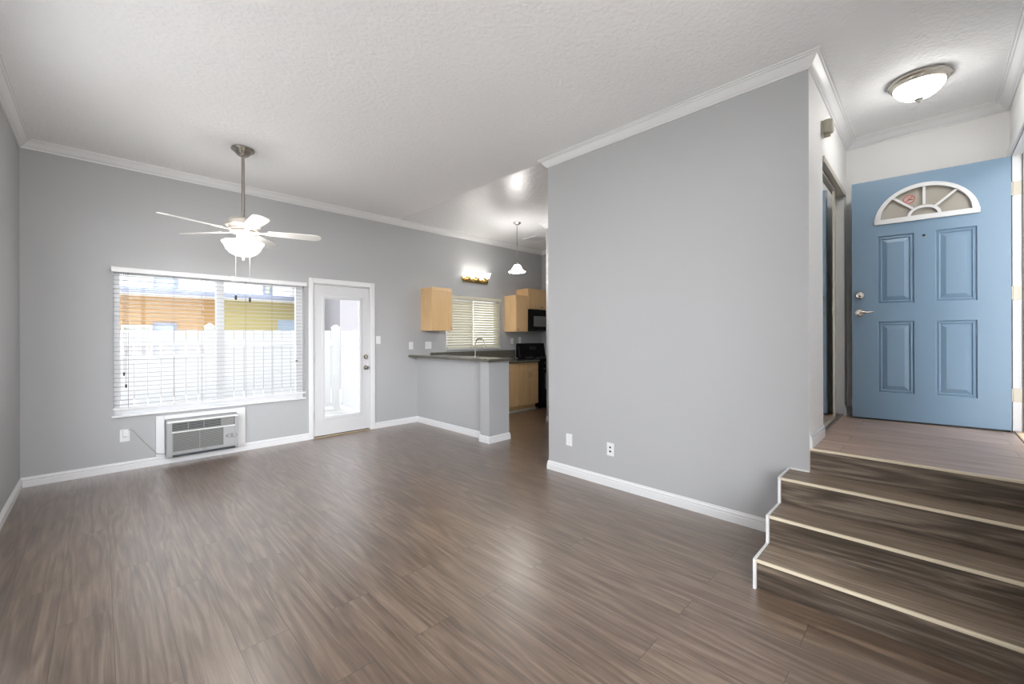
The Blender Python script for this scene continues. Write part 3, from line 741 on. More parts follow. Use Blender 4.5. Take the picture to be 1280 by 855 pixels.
# ------------------------------------------------------------------ kitchen cabinets
def wall_cabinet(x0, x1, z0, z1, depth, label, doors, knobs):
    yf = YW - depth
    t = thing('wall_cabinet', ((x0 + x1) / 2, YW, z0), label, 'cabinet', 'maple wall cabinets')
    b = MB(); b.box(x0, x1, yf + 0.020, YW - 0.001, z0, z1); b.build('body', M['maple'], t, bevel=0.002)
    n = doors; wd = (x1 - x0) / n
    for i in range(n):
        a, c = x0 + wd * i + 0.0015, x0 + wd * (i + 1) - 0.0015
        b = MB(); b.box(a, c, yf, yf + 0.0195, z0 + 0.001, z1 - 0.062); dr = b.build('door', M['maple'], t, bevel=0.003)
        kx = knobs[i]
        b = MB(); b.lathe([(0, 0), (.006, 0), (.006, .012), (.013, .016), (.013, .022), (0, .025)], (kx, yf, z0 + 0.045), 14, R90); b.build('knob', M['darknickel'], dr, smooth=True)
    b = MB(); b.box(x0, x1, yf + 0.004, yf + 0.0195, z1 - 0.060, z1); b.build('top_rail', M['maple'], t, bevel=0.002)
    return t


wall_cabinet(3.635, 4.015, 1.437, 2.112, 0.32, 'maple wall cabinet between the bar end and the kitchen window', 1, (3.985,))
wall_cabinet(5.478, 5.797, 1.435, 2.115, 0.32, 'narrow maple wall cabinet beside the microwave', 1, (5.51,))
wall_cabinet(5.803, 6.553, 1.872, 2.264, 0.32, 'short maple wall cabinet on top of the microwave', 2, (6.155, 6.20))


def arch_handle(parent, p0, p1, out, m):
    p0, p1 = Vector(p0), Vector(p1); o = Vector((0, -out, 0)); mid = (p0 + p1) / 2
    b = MB(); b.tube([p0, p0 + o * .7 + (p1 - p0) * .08, p0 + o + (p1 - p0) * .25, mid + o * 1.1, p1 + o - (p1 - p0) * .25, p1 + o * .7 - (p1 - p0) * .08, p1], 0.005, 8)
    return b.build('handle', m, parent, smooth=True)


def base_cabinet(x0, x1, label, drawer, doors):
    yf = 5.110
    t = thing('base_cabinet', ((x0 + x1) / 2, YW, 0), label, 'cabinet', 'maple base cabinets')
    b = MB(); b.box(x0, x1, yf + 0.020, YW - 0.001, 0.112, 0.874); b.build('body', M['maple'], t)
    b = MB(); b.box(x0, x1, yf + 0.085, yf + 0.10, 0.004, 0.1115); b.build('toe_kick', M['maple'], t)
    b = MB(); b.box(x0, x1, yf + 0.070, yf + 0.0845, 0.0, 0.032); b.build('toe_trim', M['kick'], t, bevel=0.004)
    g = 0.0030
    b = MB(); b.box(x0 + g, x1 - g, yf, yf + 0.0195, 0.737, 0.870); dw = b.build('drawer' if drawer else 'false_front', M['maple'], t, bevel=0.003)
    if drawer: arch_handle(dw, ((x0 + x1) / 2 - 0.048, yf, 0.80), ((x0 + x1) / 2 + 0.048, yf, 0.80), 0.026, M['darknickel'])
    wd = (x1 - x0) / doors
    for i in range(doors):
        a, c = x0 + wd * i + g, x0 + wd * (i + 1) - g
        b = MB(); b.box(a, c, yf, yf + 0.0195, 0.122, 0.727); dr = b.build('door', M['maple'], t, bevel=0.003)
        hx = c - 0.03 if (i == 0 and doors > 1) else a + 0.03
        arch_handle(dr, (hx, yf, 0.60), (hx, yf, 0.695), 0.026, M['darknickel'])
    return t


base_cabinet(5.255, 5.757, 'maple base cabinet with drawer and two doors beside the range', True, 2)
base_cabinet(4.30, 5.250, 'maple sink base cabinet half hidden by the half wall end post', False, 2)
ct = thing('countertop', (4.74, YW, 0.876), 'olive laminate countertop under the kitchen window with raised backsplash', 'countertop')
b = MB(); b.box(3.722, 5.768, 5.085, YW - 0.0005, 0.875, 0.915); b.build('worktop', M['counter'], ct, bevel=0.008)
b = MB(); b.box(3.806, 5.750, YW - 0.024, YW - 0.0005, 0.9155, 1.085); b.build('backsplash', M['counter'], ct, bevel=0.004)
# raised bar top on the half wall
b = MB(); b.prism([(3.362, 3.80), (3.80, 3.80), (3.80, YW - 0.001), (3.40, YW - 0.001), (3.40, 4.0), (3.362, 3.95)], lambda p, z: Vector((p[0], p[1], z)), 1.028, 1.062)
bt = b.build('bar_top', M['counter'], bevel=0.010); tag(bt, 'long dark glossy laminate bar top on the grey half wall', 'countertop')

fa = thing('kitchen_faucet', (4.665, 5.62, 0.9155), 'tall gooseneck pull down faucet in front of the kitchen window', 'faucet')
b = MB(); b.lathe([(0, .9155), (.028, .9155), (.028, .925), (.020, .935), (.017, .99), (.015, 1.02), (0, 1.02)], (4.665, 5.62, 0), 20); b.build('base', M['nickel'], fa, smooth=True)
pts = [(4.665, 5.62, 1.01), (4.665, 5.62, 1.22)]
for k in range(1, 11): a = PI * k / 12; pts.append((4.668 + 0.004 * k, 5.62 - 0.095 * (1 - math.cos(a)), 1.22 + 0.093 * math.sin(a)))
pts.append((4.715, 5.425, 1.19))
b = MB(); b.tube(pts, 0.0125, 12); sp_ = b.build('spout', M['nickel'], fa, smooth=True)
b = MB(); b.tube([(4.713, 5.426, 1.215), (4.717, 5.420, 1.16)], [0.014, 0.019], 14); b.build('spray_head', M['darknickel'], sp_, smooth=True)
b = MB(); b.tube([(4.682, 5.62, 0.975), (4.73, 5.61, 0.985), (4.755, 5.60, 1.03)], [0.009, 0.008, 0.006], 10); b.build('handle', M['nickel'], fa, smooth=True)
sk = MB(); rect_wall(sk, lambda a, c, t0, t1, z0, z1: (a, c, z0, z1, t0, t1), 4.38, 5.10, 5.16, 5.56, [(4.42, 5.06, 5.20, 5.52)], 0.9155, 0.922)
so = sk.build('kitchen_sink', M['steel'], bevel=0.003); tag(so, 'steel sink set into the countertop below the faucet', 'sink')

# range
rg = thing('kitchen_range', (6.165, YW, 0), 'black freestanding range with raised back panel', 'range')
rx0, rx1, ry0 = 5.782, 6.546, 5.075
b = MB(); b.box(rx0, rx1, ry0 + 0.02, YW - 0.004, 0.03, 0.905); b.build('body', M['black'], rg, bevel=0.004)
b = MB(); b.box(rx0 - 0.004, rx1 + 0.004, ry0 - 0.005, YW - 0.06, 0.9055, 0.930); b.build('cooktop', M['black'], rg, bevel=0.006)
b = MB(); b.prism([(YW - 0.12, 0.931), (YW - 0.075, 1.205), (YW - 0.004, 1.212), (YW - 0.004, 0.931)], lambda p, a: Vector((a, p[0], p[1])), rx0, rx1)
bg = b.build('back_panel', M['black'], rg, bevel=0.012, seg=3)
b = MB(); b.prism([(YW - 0.1055, 1.075), (YW - 0.0955, 1.135), (YW - 0.092, 1.135), (YW - 0.102, 1.075)], lambda p, a: Vector((a, p[0], p[1])), 6.06, 6.27); b.build('clock_display', M['blackm'], bg)
for x in (5.93, 6.40):
    for y in (5.24, 5.50):
        b = MB(); b.lathe([(0, .9305), (.085, .9305), (.085, .934), (.060, .936), (.058, .9345), (0, .9345)], (x, y, 0), 28)
        b.box(x - 0.11, x + 0.11, y - 0.005, y + 0.005, 0.9305, 0.948); b.box(x - 0.005, x + 0.005, y - 0.11, y + 0.11, 0.9305, 0.948); b.build('burner', M['blackm'], rg)
b = MB(); b.box(rx0 + 0.004, rx1 - 0.004, ry0 - 0.012, ry0 + 0.0195, 0.25, 0.79); od = b.build('oven_door', M['black'], rg, bevel=0.006)
b = MB(); b.box(rx0 + 0.10, rx1 - 0.10, ry0 - 0.0145, ry0 - 0.0125, 0.36, 0.66); b.build('oven_window', M['greyglass'], od)
b = MB(); b.tube([(rx0 + 0.06, ry0 - 0.012, 0.745), (rx0 + 0.06, ry0 - 0.055, 0.745), (rx1 - 0.06, ry0 - 0.055, 0.745), (rx1 - 0.06, ry0 - 0.012, 0.745)], 0.011, 10); b.build('handle', M['blackm'], od, smooth=True)
b = MB(); b.box(rx0 + 0.004, rx1 - 0.004, ry0 - 0.010, ry0 + 0.0195, 0.06, 0.243); b.build('drawer', M['black'], rg, bevel=0.006)
b = MB(); b.box(rx0 + 0.002, rx1 - 0.002, ry0 - 0.006, ry0 + 0.0195, 0.797, 0.905); fp = b.build('control_panel', M['black'], rg, bevel=0.004)
for i in range(5):
    b = MB(); b.lathe([(0, 0), (.022, 0), (.018, .022), (0, .024)], (rx0 + 0.10 + 0.14 * i, ry0 - 0.006, 0.852), 18, R90); b.build('knob', M['blackm'], fp, smooth=True)
for x in (rx0 + 0.05, rx1 - 0.05):
    for y in (ry0 + 0.08, YW - 0.08):
        b = MB(); b.lathe([(0, 0), (.018, 0), (.014, .03), (0, .03)], (x, y, 0), 12); b.build('foot', M['blackm'], rg)

# microwave
mw = thing('microwave', (6.18, YW, 1.445), 'black over the range microwave with a grey door window', 'microwave')
my = YW - 0.385
b = MB(); b.box(5.803, 6.553, my + 0.03, YW - 0.001, 1.446, 1.868); b.build('body', M['black'], mw, bevel=0.004)
b = MB(); b.box(5.805, 6.36, my, my + 0.0295, 1.478, 1.866); md = b.build('door', M['black'], mw, bevel=0.008)
b = MB(); b.box(5.885, 6.29, my - 0.002, my - 0.0002, 1.535, 1.735); b.build('door_window', M['greyglass'], md)
b = MB(); b.tube([(6.33, my, 1.54), (6.33, my - 0.035, 1.56), (6.33, my - 0.035, 1.80), (6.33, my, 1.82)], 0.009, 10); b.build('handle', M['blackm'], md, smooth=True)
b = MB(); b.box(6.364, 6.551, my + 0.002, my + 0.0295, 1.478, 1.866); kp = b.build('control_panel', M['black'], mw, bevel=0.006)
b = MB()
for i in range(4):
    for j in range(3): b.box(6.39 + 0.05 * j, 6.425 + 0.05 * j, my + 0.0005, my + 0.0018, 1.52 + 0.05 * i, 1.55 + 0.05 * i)
b.build('buttons', M['blackm'], kp)
b = MB(); b.box(5.805, 6.551, my + 0.004, my + 0.0295, 1.447, 1.475); b.build('bottom_vent', M['blackm'], mw)

# ------------------------------------------------------------------ front door (swung open into the entry)
ux, uy = -0.1139, 0.9935
ang = math.atan2(uy, ux)
fd = thing('door_2', (4.782, -0.4228, 0.6303), 'blue front door with a white fan window, standing open', 'door', kind='structure', rotz=ang)
DW, DH, DT = 0.910, 2.0285, 0.044
# local frame: x along the door from the hinge, y toward the viewer, z up
FANC, FANR, FANZ = 0.4595, 0.268, 1.677
panels = [(0.518, 0.741, 0.975, 1.545), (0.1695, 0.394, 0.975, 1.545), (0.518, 0.741, 0.2225, 0.8235), (0.1695, 0.394, 0.2225, 0.8235)]
bm_ = MB(); B = bm_.bm


def quad(pts): B.faces.new([B.verts.new(Vector(p)) for p in pts])


def face_grid(y, xs, zs, holes):
    for a, c in zip(xs, xs[1:]):
        for e, f in zip(zs, zs[1:]):
            mx_, mz_ = (a + c) / 2, (e + f) / 2
            if any(h[0] < mx_ < h[1] and h[2] < mz_ < h[3] for h in holes): continue
            quad([(a, y, e), (c, y, e), (c, y, f), (a, y, f)])


fr = (FANC - 0.30, FANC + 0.30, FANZ, 1.96)
xs = sorted({0, DW, fr[0], fr[1], *[p[0] for p in panels], *[p[1] for p in panels]})
zs = sorted({0, DH, fr[2], fr[3], *[p[2] for p in panels], *[p[3] for p in panels]})
for y, hl in ((0.0, panels + [fr]), (-DT, [fr])):
    face_grid(y, xs, zs, hl)
    NA = 36; arc = [(FANC + FANR * math.cos(PI * k / NA), FANZ + FANR * math.sin(PI * k / NA)) for k in range(NA + 1)]
    def edge(k):
        a = PI * k / NA; ca, sa = math.cos(a), math.sin(a); t = 1e9
        if abs(ca) > 1e-9: t = min(t, 0.30 / abs(ca))
        if sa > 1e-9: t = min(t, (fr[3] - FANZ) / sa)
        return (FANC + t * ca, FANZ + t * sa)
    for k in range(NA):
        e0, e1 = edge(k), edge(k + 1); poly = [arc[k], e0]
        c_ = (fr[1], fr[3]) if k < NA / 2 else (fr[0], fr[3])
        if abs(e0[0] - e1[0]) > 1e-6 and abs(e0[1] - e1[1]) > 1e-6: poly.append(c_)
        poly += [e1, arc[k + 1]]
        quad([(p[0], y, p[1]) for p in poly])
for k in range(NA): quad([(arc[k][0], 0, arc[k][1]), (arc[k + 1][0], 0, arc[k + 1][1]), (arc[k + 1][0], -DT, arc[k + 1][1]), (arc[k][0], -DT, arc[k][1])])
quad([(FANC - FANR, 0, FANZ), (FANC + FANR, 0, FANZ), (FANC + FANR, -DT, FANZ), (FANC - FANR, -DT, FANZ)])
for (a, c, e, f) in ((0, 0, 0, DH), (DW, DW, 0, DH)): quad([(a, 0, e), (a, 0, f), (a, -DT, f), (a, -DT, e)])
for z in (0, DH): quad([(0, 0, z), (DW, 0, z), (DW, -DT, z), (0, -DT, z)])
for (a, c, e, f) in panels:
    rings = [(0, 0), (.002, -.012), (.006, -.013), (.018, -.007), (.022, -.007), (.024, -.016), (.029, -.017), (.058, -.0040), (.060, -.0035)]
    prev = None
    for ins, dep in rings:
        cur = [(a + ins, dep, e + ins), (c - ins, dep, e + ins), (c - ins, dep, f - ins), (a + ins, dep, f - ins)]
        if prev:
            for i in range(4): quad([prev[i], prev[(i + 1) % 4], cur[(i + 1) % 4], cur[i]])
        prev = cur
    quad(prev)
bmesh.ops.remove_doubles(B, verts=B.verts, dist=0.0002)
slab = bm_.build('door_slab', M['blue'], fd, local=True)
b = MB(); b.box(DW + 0.0001, DW + 0.0012, -DT + 0.001, -0.001, 0.002, DH - 0.002); b.build('door_edge', M['trim'], fd, local=True)
# white fan window frame, bars and glass
b = MB(); ro, ri, zb0 = 0.306, 0.262, 1.643
pts = [(FANC + ro * math.cos(PI * k / 40) * 1.0, zb0 + 0.298 * math.sin(PI * k / 40)) for k in range(41)]
inn = [(FANC + ri * math.cos(PI * k / 40), FANZ + 0.006 + 0.225 * math.sin(PI * k / 40)) for k in range(41)]


def band(mb, outer, inner, y0_, y1_):
    n = len(outer)
    ob = [mb.bm.verts.new((p[0], y0_, p[1])) for p in outer]; ot = [mb.bm.verts.new((p[0] , y1_, p[1])) for p in outer]
    ib = [mb.bm.verts.new((p[0], y0_, p[1])) for p in inner]; it = [mb.bm.verts.new((p[0], y1_, p[1])) for p in inner]
    for i in range(n - 1):
        for A_, B_ in ((ob, ot), (ot, it), (it, ib), (ib, ob)): mb.bm.faces.new([A_[i], A_[i + 1], B_[i + 1], B_[i]])
    for i in (0, n - 1): mb.bm.faces.new([ob[i], ot[i], it[i], ib[i]])


band(b, pts, inn, 0.0006, 0.016)
b.box(FANC - ro, FANC + ro, 0.0006, 0.016, zb0 - 0.001, FANZ + 0.006)
ff = b.build('fan_window_frame', M['trim'], fd, bevel=0.003, local=True)
b = MB()
o1 = [(FANC + 0.098 * math.cos(PI * k / 24), FANZ + 0.005 + 0.078 * math.sin(PI * k / 24)) for k in range(25)]
i1 = [(FANC + 0.078 * math.cos(PI * k / 24), FANZ + 0.005 + 0.058 * math.sin(PI * k / 24)) for k in range(25)]
band(b, o1, i1, 0.001, 0.012)
for a in (PI / 2, PI * 0.235, PI * 0.765):
    d = Vector((math.cos(a), 0, math.sin(a))); n_ = Vector((-math.sin(a), 0, math.cos(a))); c = Vector((FANC, 0, FANZ + 0.005))
    p0, p1 = c + d * 0.083, c + d * (0.232 if abs(d.x) < .1 else 0.246)
    vv = [p0 - n_ * .008, p1 - n_ * .008, p1 + n_ * .008, p0 + n_ * .008]
    b.prism([(v_.x, v_.z) for v_ in vv], lambda p, y: Vector((p[0], y, p[1])), 0.0012, 0.0118)
b.build('fan_window_bars', M['trim'], ff, local=True)
b = MB(); b.prism([(p[0], p[1]) for p in [(FANC + 0.266 * math.cos(PI * k / 40), FANZ + 0.001 + 0.266 * math.sin(PI * k / 40)) for k in range(41)]], lambda p, y: Vector((p[0], y, p[1])), -0.020, -0.014)
gl_ = b.build('fan_window_glass', M['fanglass'], ff, local=True)
# no smoking sticker on the glass: ring, bar, cigarette and smoke
sc_, sz_ = 0.546, 1.826
b = MB(); b.lathe([(0, 0), (.036, 0), (.036, .0006), (0, .0006)], (sc_, -0.0138, sz_), 32, Matrix.Rotation(-PI / 2, 3, 'X')); sb_ = b.build('sticker', M['stickbg'], gl_, local=True)
ORG.pop(sb_.name, None)
b = MB()
rg_o = [(sc_ + .036 * math.cos(2 * PI * k / 32), sz_ + .036 * math.sin(2 * PI * k / 32)) for k in range(33)]; rg_i = [(sc_ + .030 * math.cos(2 * PI * k / 32), sz_ + .030 * math.sin(2 * PI * k / 32)) for k in range(33)]
band(b, rg_o, rg_i, -0.0130, -0.0122)
b.prism([(sc_ - .023, sz_ + .018), (sc_ - .018, sz_ + .023), (sc_ + .023, sz_ - .018), (sc_ + .018, sz_ - .023)], lambda p, y: Vector((p[0], y, p[1])), -0.0130, -0.0122)
b.tube([(sc_ + .012, -.0126, sz_ + .006), (sc_ + .015, -.0126, sz_ + .012), (sc_ + .011, -.0126, sz_ + .018), (sc_ + .014, -.0126, sz_ + .024)], 0.0011, 6)
b.tube([(sc_ + .004, -.0126, sz_ + .008), (sc_ + .007, -.0126, sz_ + .014), (sc_ + .003, -.0126, sz_ + .020)], 0.0011, 6)
for x_, z_ in ((0, 0), (0, 0)): pass
b.build('sticker_symbol', M['red'], gl_, local=True)
b = MB(); b.box(sc_ - .024, sc_ + .008, -.0130, -.0120, sz_ - .006, sz_ - .001); b.build('sticker_cigarette', M['dark'], gl_, local=True)
Rm = Matrix.Rotation(-PI / 2, 3, 'X')
b = MB(); b.lathe([(0, 0), (.010, 0), (.009, .004), (.005, .005), (0, .005)], (0.4605, 0.0003, 1.516), 18, Rm); b.build('peephole', M['blackm'], slab, smooth=True, local=True)
b = MB(); b.lathe([(0, 0), (.034, 0), (.034, .008), (.028, .020), (.024, .022), (0, .022)], (0.858, 0.0003, 1.053), 28, Rm); db = b.build('deadbolt', M['nickel'], slab, smooth=True, local=True)
b = MB(); b.lathe([(0, 0), (.007, 0), (.007, .002), (0, .002)], (0.858, 0.0223, 1.046), 14, Rm); b.box(0.853, 0.863, 0.020, 0.036, 1.020, 1.031); b.build('thumb_turn', M['dark'], db, local=True)
b = MB(); b.lathe([(0, 0), (.034, 0), (.034, .007), (.026, .016), (.013, .020), (.012, .042), (.016, .046), (0, .050)], (0.858, 0.0003, 0.904), 28, Rm)
b.tube([(0.858, 0.046, 0.904), (0.835, 0.047, 0.906), (0.805, 0.046, 0.902), (0.780, 0.046, 0.907), (0.768, 0.043, 0.903)], [0.011, 0.009, 0.008, 0.007, 0.007], 12); b.build('lever_handle', M['nickel'], slab, smooth=True, local=True)
b = MB(); b.box(DW + 0.0014, DW + 0.003, -0.034, -0.010, 0.87, 0.935); b.build('latch_plate', M['nickel'], slab, local=True)
b = MB(); b.box(0.004, DW - 0.004, -DT + 0.006, -0.004, -0.0125, -0.0003); b.build('door_sweep', M['dark'], slab, local=True)
# frame, casing and hinges of the front doorway
fr_ = thing('trim_2', (4.33, YR, ZE), 'white jamb and casing of the front doorway', 'door frame', kind='structure')
b = MB(); jx = D2[1] + 0.0
b.box(jx - 0.004, jx + 0.0, YR - WT, YR + 0.0, ZE, D2[3]); b.box(D2[0], D2[0] + 0.004, YR - WT, YR, ZE, D2[3]); b.box(D2[0], D2[1], YR - WT, YR, D2[3] - 0.004, D2[3])
b.build('jamb', M['trim'], fr_)
b = MB(); b.box(jx - 0.016, jx - 0.0045, YR - 0.12, YR - 0.052, ZE, D2[3] - 0.004); b.box(D2[0] + 0.004, D2[0] + 0.016, YR - 0.12, YR - 0.052, ZE, D2[3] - 0.004); b.build('door_stop', M['trim'], fr_)
b = MB(); b.box(jx - 0.0162, jx - 0.0045, YR - 0.0515, YR - 0.047, ZE, D2[3] - 0.004); b.build('weatherstrip', M['corddark'], fr_)
b = MB(); b.box(jx + 0.010, jx + 0.075, YR + 0.0005, YR + 0.016, ZE, D2[3] + 0.065); b.box(D2[0] - 0.075, D2[0] - 0.010, YR + 0.0005, YR + 0.016, ZE, D2[3] + 0.065); b.box(D2[0] - 0.010, jx + 0.010, YR + 0.0005, YR + 0.016, D2[3] + 0.004, D2[3] + 0.065)
b.build('casing', M['trim'], fr_, bevel=0.005)
for z in (0.892, 1.647, 2.419):
    b = MB(); b.box(jx - 0.0065, jx - 0.0043, YR - 0.046, YR - 0.002, z - 0.05, z + 0.05); b.tube([(jx - 0.012, YR + 0.003, z - 0.05), (jx - 0.012, YR + 0.003, z + 0.05)], 0.007, 10)
    b.build('hinge', M['champagne'], fr_)
b = MB(); b.box(D2[0] + 0.004, jx - 0.004, YR - WT, YR - 0.005, ZE - 0.002, ZE + 0.014); b.build('threshold', M['threshold'], fr_, bevel=0.004)

# ------------------------------------------------------------------ mirrored sliding closet doors
tr = thing('trim_3', (4.23, YP0, ZE), 'champagne metal track and frame of the closet', 'door track', kind='structure')
b = MB(); b.prism([(YP0 - 0.002, 2.632), (YP0 - 0.002, 2.600), (YP0 + 0.100, 2.600), (YP0 + 0.100, 2.596), (YP0 - 0.012, 2.588), (YP0 - 0.012, 2.632)], lambda p, a: Vector((a, p[0], p[1])), 3.70, 4.775); b.build('header_track', M['champagne'], tr)
b = MB(); b.box(3.70, 4.77, YP0 + 0.012, YP0 + 0.090, ZE + 0.0003, ZE + 0.007); b.box(3.70, 4.77, YP0 + 0.012, YP0 + 0.016, ZE + 0.007, ZE + 0.016); b.box(3.70, 4.77, YP0 + 0.050, YP0 + 0.053, ZE + 0.007, ZE + 0.016); b.build('floor_track', M['darknickel'], tr)
b = MB(); b.box(4.762, 4.7695, YP0 + 0.002, YP0 + 0.098, ZE + 0.017, 2.595); b.build('jamb_strip', M['pale'], tr)


def mirror_door(name, x0, x1, y, label):
    t = thing(name, ((x0 + x1) / 2, y, ZE + 0.008), label, 'door', kind='structure')
    z0, z1 = ZE + 0.0165, 2.580
    b = MB(); rect_wall(b, XB, x0, x1, z0, z1, [(x0 + 0.020, x1 - 0.020, z0 + 0.03, z1 - 0.02)], y, y + 0.026); b.build('door_frame', M['champagne'], t, bevel=0.003)
    b = MB(); b.box(x0 + 0.020, x1 - 0.020, y + 0.008, y + 0.016, z0 + 0.03, z1 - 0.02); b.build('mirror', M['mirror'], t)
    b = MB(); b.box(x1 - 0.017, x1 - 0.005, y - 0.0035, y - 0.0005, 1.52, 1.60); b.build('finger_pull', M['champagne'], t)


mirror_door('door_3', 3.704, 4.420, YP0 + 0.020, 'mirrored sliding closet door nearer the steps, reflecting the blue door')
mirror_door('door_4', 4.375, 4.760, YP0 + 0.058, 'mirrored sliding closet door nearer the blue door, set behind the other')

# door chime on the closet wall
cm = thing('door_chime', (3.69, YP0, 2.815), 'small beige sensor box high on the pale closet wall', 'sensor')
b = MB(); b.box(3.655, 3.725, YP0 - 0.012, YP0 - 0.0012, 2.762, 2.868); b.build('mount', M['champagne'], cm, bevel=0.003)
b = MB(); b.lathe([(0, -.046), (.030, -.046), (.036, -.034), (.036, .036), (.030, .046), (0, .046)], (3.69, YP0 - 0.034, 2.826), 20); b.build('sensor_head', M['beige'], cm, smooth=True)
b = MB(); b.box(3.682, 3.700, YP0 - 0.050, YP0 - 0.012, 2.755, 2.781); b.build('bracket', M['beige'], cm, bevel=0.004)

# added front window behind the camera, unseen, to brighten the room
w3 = thing('added_window_3', (1.2, YR, W3[2]), 'added large front window, unseen, bringing fill daylight from behind the viewer', 'window', kind='structure')
b = MB(); rect_wall(b, XB, W3[0], W3[1], W3[2], W3[3], [(W3[0] + 0.05, 0.64, W3[2] + 0.05, W3[3] - 0.05), (0.70, W3[1] - 0.05, W3[2] + 0.05, W3[3] - 0.05)], YR - 0.11, YR - 0.06); b.build('window_frame', M['trim'], w3)
b = MB(); b.box(W3[0] + 0.05, 0.64, YR - 0.087, YR - 0.083, W3[2] + 0.05, W3[3] - 0.05); b.box(0.70, W3[1] - 0.05, YR - 0.087, YR - 0.083, W3[2] + 0.05, W3[3] - 0.05); b.build('pane', M['glass'], w3)

w4 = thing('added_window_4', (XL, 2.1, W4[2]), 'added wide side window, unseen, bringing fill daylight from beside the viewer', 'window', kind='structure')  # added side window, unseen, to light the partition and ceiling
b = MB(); rect_wall(b, YB, W4[0], W4[1], W4[2], W4[3], [(W4[0] + 0.05, 3.02, W4[2] + 0.05, W4[3] - 0.05), (3.08, W4[1] - 0.05, W4[2] + 0.05, W4[3] - 0.05)], XL - 0.11, XL - 0.06); b.build('window_frame', M['trim'], w4)
b = MB(); b.box(XL - 0.087, XL - 0.083, W4[0] + 0.05, 3.02, W4[2] + 0.05, W4[3] - 0.05); b.box(XL - 0.087, XL - 0.083, 3.08, W4[1] - 0.05, W4[2] + 0.05, W4[3] - 0.05); b.build('pane', M['glass'], w4)

# ------------------------------------------------------------------ outside
b = MB(); b.box(-14.0, XL - WT - 0.31, 4.4, YW + WT, -0.13, 9.0)  # unseen block added to keep the bright sky lobe off the neighbour house
struct(b.build('wall_sky_blocker', M['eave']), 'added wall beyond the side window, unseen, blocking bright sky from the yard', 'wall')
b = MB(); b.box(-30, 30, -30, 40, -0.30, -0.13)
struct(b.build('ground', M['concrete']), 'pale concrete ground outside', 'ground')


b = MB(); b.box(3.0, 7.2, -2.75, -2.60, -0.13, 3.24); b.box(7.05, 7.2, -2.6, -0.58, -0.13, 3.24); b.box(3.0, 3.15, -2.6, -1.75, -0.13, 3.24)  # unseen walls added to reduce daylight through the open front door
struct(b.build('wall_entry_blocker', M['eave']), 'added pale walls outside the front door, unseen, cutting the entry daylight', 'wall')
b = MB(); b.box(3.0, 7.2, -2.75, -1.70, 3.245, 3.40); struct(b.build('ceiling_entry_shade', M['eave']), 'added cover outside the front door, unseen, keeping the sun out', 'ceiling')  # unseen cover added to shade the front doorway from the sun
b = MB(); b.box(3.0, 7.05, -2.60, YR - WT - 0.001, -0.13, ZE - 0.02); struct(b.build('floor_porch', M['concrete']), 'concrete walkway outside the front door', 'floor')


def fence(name, p0, p1, zt, label, gap, posts):
    """white vinyl fence from p0 to p1: top board, open band with short posts, board field, rails"""
    p0, p1 = Vector(p0), Vector(p1); d = (p1 - p0); L = d.length; a = math.atan2(d.y, d.x)
    mt = Matrix.Translation((p0.x, p0.y, 0)) @ Matrix.Rotation(a, 4, 'Z')
    t = thing(name, (p0.x, p0.y, -0.13), label, 'fence', 'white vinyl fences')
    b = MB(); n = max(1, round(L / 0.155)); w_ = L / n
    zb1 = 1.08 if gap else zt - 0.24
    for i in range(n): b.box(i * w_ + 0.006, (i + 1) * w_ - 0.006, -0.008, 0.008, 0.02, zb1 - 0.06, mt)
    b.build('boards', M['vinyl'], t)
    b = MB(); b.box(0, L, -0.022, 0.022, zb1 - 0.06, zb1, mt); b.box(0, L, -0.022, 0.022, zt - 0.24, zt - 0.175, mt); b.box(0, L, -0.022, 0.022, -0.06, 0.02, mt); b.build('rails', M['vinyl'], t)
    b = MB()
    for i in range(n): b.box(i * w_ + 0.006, (i + 1) * w_ - 0.006, -0.010, 0.010, zt - 0.175, zt - (0.012 if i % 2 else 0.0), mt)
    b.build('top_boards', M['vinyl'], t)
    if gap:
        b = MB()
        for i in range(n + 1): b.box(i * w_ - 0.012, i * w_ + 0.012, -0.010, 0.010, zb1, zt - 0.24, mt)
        b.build('balusters', M['vinyl'], t)
    for x in posts:
        b = MB(); b.box(x - 0.06, x + 0.06, -0.06, 0.06, -0.13, zt + 0.05, mt); b.prism([(x - 0.07, zt + 0.05), (x + 0.07, zt + 0.05), (x + 0.07, zt + 0.07), (x, zt + 0.12), (x - 0.07, zt + 0.07)], lambda p, q_: mt @ Vector((p[0], q_, p[1])), -0.07, 0.07)
        b.build('post', M['vinyl'], t)


fence('vinyl_fence', (-1.2, 8.5, 0), (1.30, 8.5, 0), 1.465, 'white fence section with an open slot band seen through the window', True, (0.0, 2.5))
fence('vinyl_fence', (1.36, 8.62, 0), (3.50, 8.62, 0), 1.475, 'white solid fence section behind the window half beside the patio door', False, (2.08,))
fence('vinyl_fence', (3.55, 8.60, 0), (3.42, 5.98, 0), 1.475, 'white side fence running outward behind the patio door glass', False, (1.55,))

